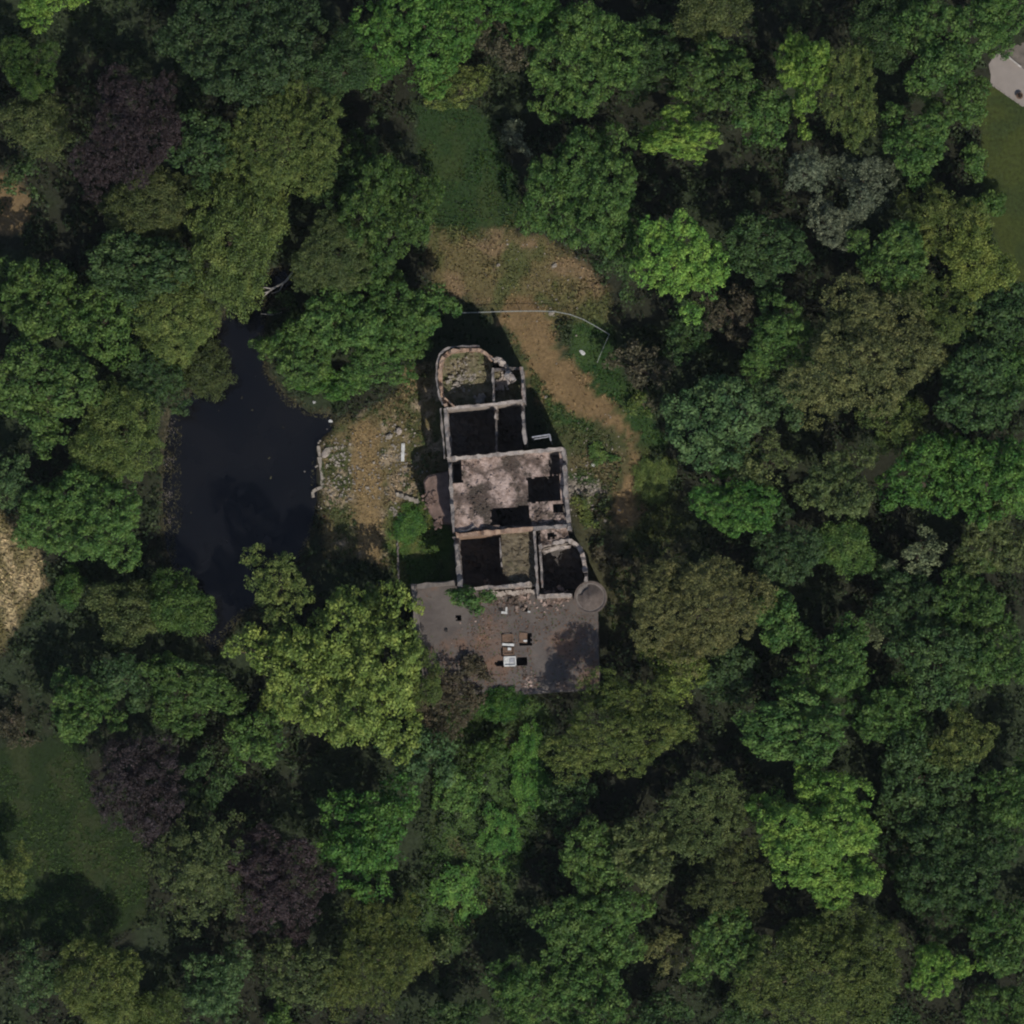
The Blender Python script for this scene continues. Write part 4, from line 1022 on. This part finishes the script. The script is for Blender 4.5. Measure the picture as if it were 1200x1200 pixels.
# --- bottom middle
plant(586, 822, 34, 'smooth', 'grass', 'soft bright green bush against the south wall of the flat roof', h=6.0, ry=28, tint=0.9, **SH)
plant(528, 818, 46, 'sparse', 'brown', 'thin brownish tree at the south-west corner of the flat roof', h=6.5)
plant(552, 783, 28, 'sparse', 'brown', 'dark brown leafless-looking bush overhanging the south side of the flat roof', h=6.8, ry=20, **SH)
plant(492, 882, 42, 'clumpy', 'blue', 'bluish green tree below right of the giant yellow-green one', h=8, tint=0.95)
plant(570, 882, 32, 'clumpy', 'mid', 'green bush tangle just south of the soft bright bush', h=4, **SH)
plant(535, 925, 34, 'clumpy', 'mid', 'mid green bush in the strip of undergrowth south of the ruin', h=3.0, tint=1.2, **SH)
plant(620, 905, 30, 'smooth', 'grass', 'low light green bush on the east side of the undergrowth strip', h=2.2, ry=56, tint=1.4, **SH)
plant(585, 975, 34, 'fine', 'grass', 'low light green bush in the middle of the undergrowth strip', h=2.0, ry=44, tint=1.4, **SH)
plant(535, 1040, 40, 'clumpy', 'grass', 'low light green bush at the south end of the undergrowth strip', h=2.0, ry=44, tint=1.35, **SH)
plant(434, 972, 64, 'clumpy', 'grass', 'large clumpy green tree south of the giant yellow-green one', ry=66, h=11)
plant(442, 1120, 62, 'fine', 'olive', 'olive tree near the bottom edge left of centre', ry=76, h=10, tint=0.9)
plant(505, 1120, 30, 'sparse', 'drab', 'small drab shrub beside the bottom olive tree', h=4, **SH)
plant(668, 940, 34, 'sparse', 'dark', 'thin dark tree in the black shade south of the wide olive one', h=6)
plant(698, 1008, 48, 'clumpy', 'mid', 'mid green tree in the bottom middle, right of the undergrowth strip', h=9, tint=0.9)
plant(755, 1000, 50, 'clumpy', 'drab', 'olive-green tree with light lower edge in the bottom middle', h=10, tint=1.15)
plant(664, 1088, 40, 'clumpy', 'mid', 'dusky green tree in the bottom middle, left of two neighbours', h=9, tint=0.8)
plant(712, 1085, 48, 'clumpy', 'mid', 'green tree in the bottom middle, left of the dry brown tuft', h=9)
plant(614, 1172, 46, 'clumpy', 'mid', 'green tree at the bottom edge in the middle', h=9, tint=0.85)
plant(690, 1168, 54, 'clumpy', 'mid', 'green tree at the bottom edge right of the middle', h=9, tint=0.9)
plant(775, 1118, 32, 'sparse', 'tan', 'dry brown tufted shrub in a black gap near the bottom edge', h=4.5, tint=0.9, **SH)
plant(768, 1195, 36, 'clumpy', 'dark', 'dark green tree at the bottom edge below the dry brown tuft', h=7)
plant(530, 1195, 36, 'clumpy', 'dark', 'dark green tree cut by the bottom edge left of the middle', h=7)
# --- bottom left
plant(412, 785, 90, 'clumpy', 'yellow', 'giant yellow-green tree overhanging the west side of the flat roof', ry=104, h=15, tint=0.98)
plant(322, 686, 44, 'sparse', 'olive', 'loose yellow-olive tree leaning over the south shore of the pond', h=11)
plant(308, 765, 42, 'sparse', 'yellow', 'yellow-green tree at the west flank of the giant one', h=11)
plant(485, 792, 36, 'fine', 'olive', 'olive green tree touching the west parapet of the flat roof', h=10, ry=56, tint=1.0)
plant(300, 868, 36, 'clumpy', 'mid', 'small green tree under the south-west flank of the giant one', h=7)
plant(92, 832, 44, 'clumpy', 'mid', 'green tree south-west of the pond beside the straw field', h=9, tint=0.9)
plant(215, 812, 56, 'clumpy', 'mid', 'green tree at the southern tip of the pond', ry=46, h=9, tint=0.85)
plant(140, 795, 36, 'clumpy', 'blue', 'dark bluish green tree between straw field and pond tip', h=8, tint=0.85)
plant(163, 925, 58, 'fine', 'purple', 'dark purple copper beech beside the bottom left lawn', ry=54, name='copper_beech_tree', h=11)
plant(238, 1012, 66, 'cedar', 'drab', 'dark feathery cedar between the two lower copper beeches', ry=72, name='cedar_tree', h=12, tint=0.85)
plant(326, 1032, 70, 'fine', 'purple', 'dark purple copper beech right of the feathery cedar', ry=60, name='copper_beech_tree', h=12)
plant(256, 1152, 44, 'clumpy', 'blue', 'bluish green tree near the bottom edge below the cedar', ry=50, h=8)
plant(118, 1150, 48, 'smooth', 'olive', 'soft olive tree south of the bottom left lawn', h=11, tint=0.9)
plant(178, 1190, 34, 'smooth', 'olive', 'small olive tree at the bottom edge right of the soft olive one', h=7, tint=0.85)
plant(40, 1145, 36, 'sparse', 'blue', 'dim bluish tree near the bottom left corner', h=9)
plant(8, 1022, 32, 'fine', 'olive', 'yellow-olive tree at the left edge beside the bottom left lawn', h=8)
plant(360, 1140, 48, 'sparse', 'drab', 'dark mottled tree at the bottom, below the right-hand copper beech', h=8)
plant(330, 1195, 28, 'clumpy', 'mid', 'small green bush cut by the bottom edge left of centre', h=4, **SH)
plant(248, 908, 36, 'sparse', 'dark', 'sparse dark tree between the pond-tip tree and the cedar', h=7)
plant(15, 850, 34, 'sparse', 'brown', 'bare brownish thicket at the left edge below the straw field', h=3.5, **SH)
# --- left
plant(48, 455, 66, 'clumpy', 'mid', 'large mid green tree at the left edge, level with the apse', ry=56, h=12)
plant(138, 508, 54, 'smooth', 'olive', 'smooth yellow-olive tree on the west shore of the pond', ry=56, h=10, tint=0.95)
plant(172, 448, 44, 'clumpy', 'dark', 'dark green tree on the north-west shore of the pond', h=8)
plant(232, 428, 36, 'smooth', 'drab', 'low brownish olive tree overhanging the west side of the pond neck', h=6, tint=0.85)
plant(98, 602, 72, 'clumpy', 'mid', 'large green tree between straw field and the west shore of the pond', ry=64, h=11)
plant(8, 565, 32, 'clumpy', 'blue', 'small blue-green tree at the left edge above the straw field', h=8)
plant(148, 715, 48, 'smooth', 'drab', 'dull brownish olive tree south-west of the pond', ry=36, h=7, tint=1.05)
plant(208, 708, 38, 'smooth', 'mid', 'soft green tree on the south-west shore of the pond', h=8)
plant(82, 690, 27, 'smooth', 'mid', 'small green bush at the east edge of the straw field', h=3.5, **SH)
# --- by the ruin
plant(552, 703, 30, 'clumpy', 'mid', 'dark green bush growing on the flat roof against the tall wall', h=6.4, ry=20, base=4.6, name='shrub', cat='shrub', group='shrubs round the clearing')
plant(478, 615, 22, 'smooth', 'grass', 'lush green bush in the patch west of the south wing', h=1.0, ry=24, **SH)
plant(702, 535, 22, 'sparse', 'mid', 'green scrub bush inside the curve of the dirt track', h=1.1, **SH)
plant(688, 600, 24, 'sparse', 'olive', 'thin olive bush by the pale rubble east of the ruin', h=1.5, **SH)
plant(712, 655, 30, 'sparse', 'brown', 'thin brown bush in the shade east of the south wing', h=2.5, **SH)
plant(768, 560, 26, 'smooth', 'olive', 'low olive bush east of the dirt track end', h=1.2, ry=36, **SH)
plant(750, 470, 22, 'sparse', 'olive', 'ragged olive bush where the dirt track narrows', h=2.0, **SH)
# planter greenery
rngp = np.random.default_rng(4)
Vp = leaves_on(np.array([[0, 0, 0.05]]), np.array([0.3]), rngp, 120, 0.12)
plg = bpy.data.objects.new('greenery', quads_mesh('greenery', Vp.astype(np.float32), M_leaf)); C.objects.link(plg); plg.parent = pt
plg.location = (0, 0, .45); plg.color = (0.02, 0.018, 0.016, 1)

# ------------------------------------------------------------------ ground cover that nobody could count
rng = np.random.default_rng(77)
HOUSE_FOOT = [(478, 680), (520, 680), (510, 470), (506, 405), (570, 400), (622, 425), (622, 515), (668, 518), (690, 630), (712, 690), (712, 815), (490, 822)]
OPEN = [GRASS_TOP, DRY, GRASS_E, SCRUB, GRASS_SE, WEST_DRY, WEST_GREEN, FIELD, LAWN_R, LAWN_BL]
def scatter(n):
    x = rng.uniform(-66, 66, n); y = rng.uniform(-66, 66, n); return x, y
x, y = scatter(17000)
px, py = x * 10 + 600, 600 - y * 10
ok = ~inside(HOUSE_FOOT, px, py) & ~(sdist(POND, px, py) > -4)
for q in OPEN: ok &= ~(sdist(q, px, py) > -3 + 16 * (fbm(x * 0.6, y * 0.6, 3) - 0.5))
ok &= pdist(TRACK, px, py, False) > 26
ok &= ~inside([(1150, 40), (1260, 40), (1260, 160), (1150, 110)], px, py)
ok &= fbm(x * 0.2, y * 0.2, 3) > 0.27
x, y = x[ok], y[ok]
c = np.stack([x, y, ground_z(x, y) + 0.15], 1); r = rng.uniform(0.3, 0.95, len(x)); c[:, 2] += r * rng.uniform(0, 1.2, len(x))
V = leaves_on(c, r, rng, 4.2, 0.38, up=0.3, lo=0.0)
o = bpy.data.objects.new('undergrowth', quads_mesh('undergrowth', V.astype(np.float32), M_leaf)); C.objects.link(o)
o.color = (0.034, 0.055, 0.022, 1); tag(o, 'low leafy undergrowth covering the woodland floor', 'undergrowth', kind='stuff')

x = rng.uniform(370, 530, 1100); y = rng.uniform(430, 690, 1100); x2 = rng.uniform(590, 810, 2600); y2 = rng.uniform(360, 760, 2600)
x = np.concatenate([x, x2]); y = np.concatenate([y, y2])
ok = (sdist(WEST_DRY, x, y) > 2) | (sdist(WEST_GREEN, x, y) > 2) | (sdist(SCRUB, x, y) > 2) | (sdist(GRASS_SE, x, y) > 0) | (sdist(SHADE_SE, x, y) > 0)
ok &= ~inside(HOUSE_FOOT, x, y) & (pdist(TRACK, x, y, False) > 14) & ~inside(WEST_STRIP, x, y)
ok &= fbm(x * 0.03, y * 0.03, 3) > 0.45
x, y = (x[ok] - 600) * 0.1, (600 - y[ok]) * 0.1
c = np.stack([x, y, ground_z(x, y) + 0.08], 1); r = rng.uniform(0.1, 0.38, len(x))
V = leaves_on(c, r, rng, 24, 0.2, up=0.4, lo=0.0)
o = bpy.data.objects.new('weeds', quads_mesh('weeds', V.astype(np.float32), M_leaf)); C.objects.link(o)
o.color = (0.070, 0.10, 0.032, 1); tag(o, 'low weeds growing over the yards beside the ruin', 'weeds', kind='stuff')

# rough herbage in the lower glades
x = rng.uniform(-40, 660, 26000); y = rng.uniform(820, 1120, 26000)
ok = (sdist(LAWN_BL, x, y) > -4) & (rng.random(26000) < 0.7) | (sdist(STRIP_B, x, y) > -8)
ok &= fbm(x * 0.025 + 3, y * 0.025, 3) > 0.42
x, y = (x[ok] - 600) * 0.1, (600 - y[ok]) * 0.1
c = np.stack([x, y, ground_z(x, y) + 0.06], 1); r = rng.uniform(0.05, 0.26, len(x))
V = leaves_on(c, r, rng, 24, 0.17, up=0.5, lo=0.0)
o = bpy.data.objects.new('herbage', quads_mesh('herbage', V.astype(np.float32), M_leaf)); C.objects.link(o)
o.color = (0.050, 0.095, 0.024, 1); tag(o, 'rough green herbage in the glades at the bottom of the wood', 'herbage', kind='stuff')
# reeds and floating leaves along the pond margin
x = rng.uniform(180, 400, 60000); y = rng.uniform(310, 770, 60000); sdp = sdist(POND, x, y)
ok = (sdp > -6) & (sdp < 16 * fbm(x * 0.02, y * 0.02, 3) ** 1.5) & ~((x > 366) & (y > 500) & (y < 590)); ok |= (sdp > 0) & (x < 212) & (y > 465) & (y < 625) & (rng.random(60000) < 0.5)
ok |= (sdp > 0) & (rng.random(60000) < 0.0008)
ok &= rng.random(60000) < 0.5
x, y, sdp = x[ok], y[ok], sdp[ok]; n = len(x); x, y = (x - 600) * 0.1, (600 - y) * 0.1
z = np.maximum(ground_z(x, y), WATER_Z); a = rng.uniform(0, 6.28, n); L_ = rng.uniform(0.1, 0.45, n); hh = np.where(sdp > 25, 0.01, rng.uniform(0.05, 0.7, n)); w_ = rng.uniform(0.02, 0.05, n) + np.where(sdp > 25, 0.04, 0)
b0 = np.stack([x, y, z + 0.01], 1); sd_ = np.stack([np.cos(a), np.sin(a), a * 0], 1) * w_[:, None]; tip = np.stack([x - np.sin(a) * L_, y + np.cos(a) * L_, z + hh], 1)
V = np.stack([b0 - sd_, b0 + sd_, (b0 + tip) / 2 + sd_, tip], 1)
tone = np.array([0.075, 0.07, 0.036]) * rng.uniform(0.4, 1.5, n)[:, None]
o = bpy.data.objects.new('reeds', quads_mesh('reeds', V.astype(np.float32), M_tuft, tone.astype(np.float32))); C.objects.link(o)
tag(o, 'dull reeds and floating leaves along the margin of the pond', 'reeds', kind='stuff')
# leaf litter and moss on the flat roof
n = 5200; x = rng.uniform(486, 700, n); y = rng.uniform(690, 812, n)
dens = sstep(0.42, 0.62, fbm(x * 0.03 + 8, y * 0.03, 3)) * 0.6 + sstep(770, 812, y) * 0.7 + sstep(30, 0, np.abs(x - 560) + np.abs(y - 745) * 0.6) * 0.5
ok = rng.random(n) < dens
for hq in HOLES: ok &= ~(sdist(hq, x, y) > -2)
ok &= inside([(500, 697), (630, 702), (672, 704), (697, 722), (699, 803), (503, 809)], x, y)
x, y = x[ok], y[ok]; n = len(x); w0 = np.array([P(a_, b_, TZ) for a_, b_ in zip(x, y)]); a = rng.uniform(0, 6.28, n); L_ = rng.uniform(0.08, 0.26, n)
d1 = np.stack([np.cos(a) * L_, np.sin(a) * L_, rng.uniform(-.02, .05, n)], 1) * 0.5; d2 = np.stack([-np.sin(a) * L_, np.cos(a) * L_, rng.uniform(-.02, .05, n)], 1) * 0.35
w0[:, 2] += 0.07; V = np.stack([w0 - d1, w0 - d2, w0 + d1, w0 + d2], 1) - np.array(house.location)
tone = np.where(rng.random(n)[:, None] < 0.75, np.array([0.115, 0.068, 0.045]), np.array([0.06, 0.075, 0.03])) * rng.uniform(0.5, 1.5, n)[:, None]
o = bpy.data.objects.new('leaf_litter', quads_mesh('leaf_litter', V.astype(np.float32), M_tuft, tone.astype(np.float32))); C.objects.link(o); o.parent = house; o['kind'] = 'stuff'

# grass and dry stalks: three-bladed tufts tinted like the turf they grow from
x, y = scatter(300000)
px, py = x * 10 + 600, 600 - y * 10
ok = np.zeros(len(x), bool)
for q in OPEN + [STRIP_B]: ok |= sdist(q, px, py) > -6
ok &= ~inside(HOUSE_FOOT, px, py) & ~(sdist(POND, px, py) > -3)
ok &= ~inside([(1150, 40), (1260, 40), (1260, 170), (1200, 130), (1150, 100)], px, py)
dtr = pdist(TRACK, px, py, False); ok &= (dtr > 16) | (rng.random(len(x)) < 0.12)
lawn = inside(LAWN_R, px, py); ok &= ~lawn | (rng.random(len(x)) < 0.35)
x, y = x[ok], y[ok]; px, py = px[ok], py[ok]
z = ground_z(x, y); n = len(x)
hgt = 0.10 + 0.35 * fbm(x * 0.5, y * 0.5, 3) ** 2 * 2; lf = inside(LAWN_R, px, py) | inside(LAWN_BL, px, py); hgt = np.where(lf, 0.07, hgt)
hgt = np.where(inside(FIELD, px, py), 0.5, hgt)
a = rng.uniform(0, 6.28, n); wd = rng.uniform(0.035, 0.1, n); le = rng.uniform(0.3, 1.2, n) * hgt
b0 = np.stack([x, y, z - 0.02], 1); side = np.stack([np.cos(a), np.sin(a), a * 0], 1) * wd[:, None]
tip = np.stack([x - np.sin(a) * le, y + np.cos(a) * le, z + hgt * rng.uniform(0.5, 1.0, n)], 1); mid = (b0 + tip) / 2 + np.stack([a * 0, a * 0, hgt * 0.2], 1)
V = np.stack([b0 - side, b0 + side, mid + side, tip], 1)
tone = ground_col(x, y) * rng.uniform(0.5, 1.9, n)[:, None] + rng.normal(0, 0.006, (n, 3)); tone = np.clip(tone, 0.008, 0.6)
o = bpy.data.objects.new('grass', quads_mesh('grass', V.astype(np.float32), M_tuft, tone.astype(np.float32))); C.objects.link(o)
tag(o, 'rough grass and dry stalks over the clearings and lawns', 'grass', kind='stuff')
print('tris', sum(len(m.loop_triangles) if m.loop_triangles else sum(len(p.vertices) - 2 for p in m.polygons) if len(m.polygons) < 1000 else len(m.polygons) * 2 for m in bpy.data.meshes))

# ------------------------------------------------------------------ the air between ground and camera
hz = MB(); hz.box((0, 0, (cam.location.z + 20 - 5) / 2), (6400, 6400, cam.location.z + 20 + 5))
o = hz.build('haze', None); tag(o, 'thin pale haze in the air over the wood', 'haze', kind='stuff')
hm = bpy.data.materials.new('thin haze'); hm.use_nodes = True; ht = hm.node_tree
for n_ in list(ht.nodes):
    if n_.type == 'BSDF_PRINCIPLED': ht.nodes.remove(n_)
pv = ht.nodes.new('ShaderNodeVolumePrincipled'); pv.inputs['Color'].default_value = (0.86, 0.9, 1.0, 1); pv.inputs['Density'].default_value = 0.8e-5
ht.links.new(pv.outputs[0], ht.nodes['Material Output'].inputs['Volume']); o.data.materials.append(hm)
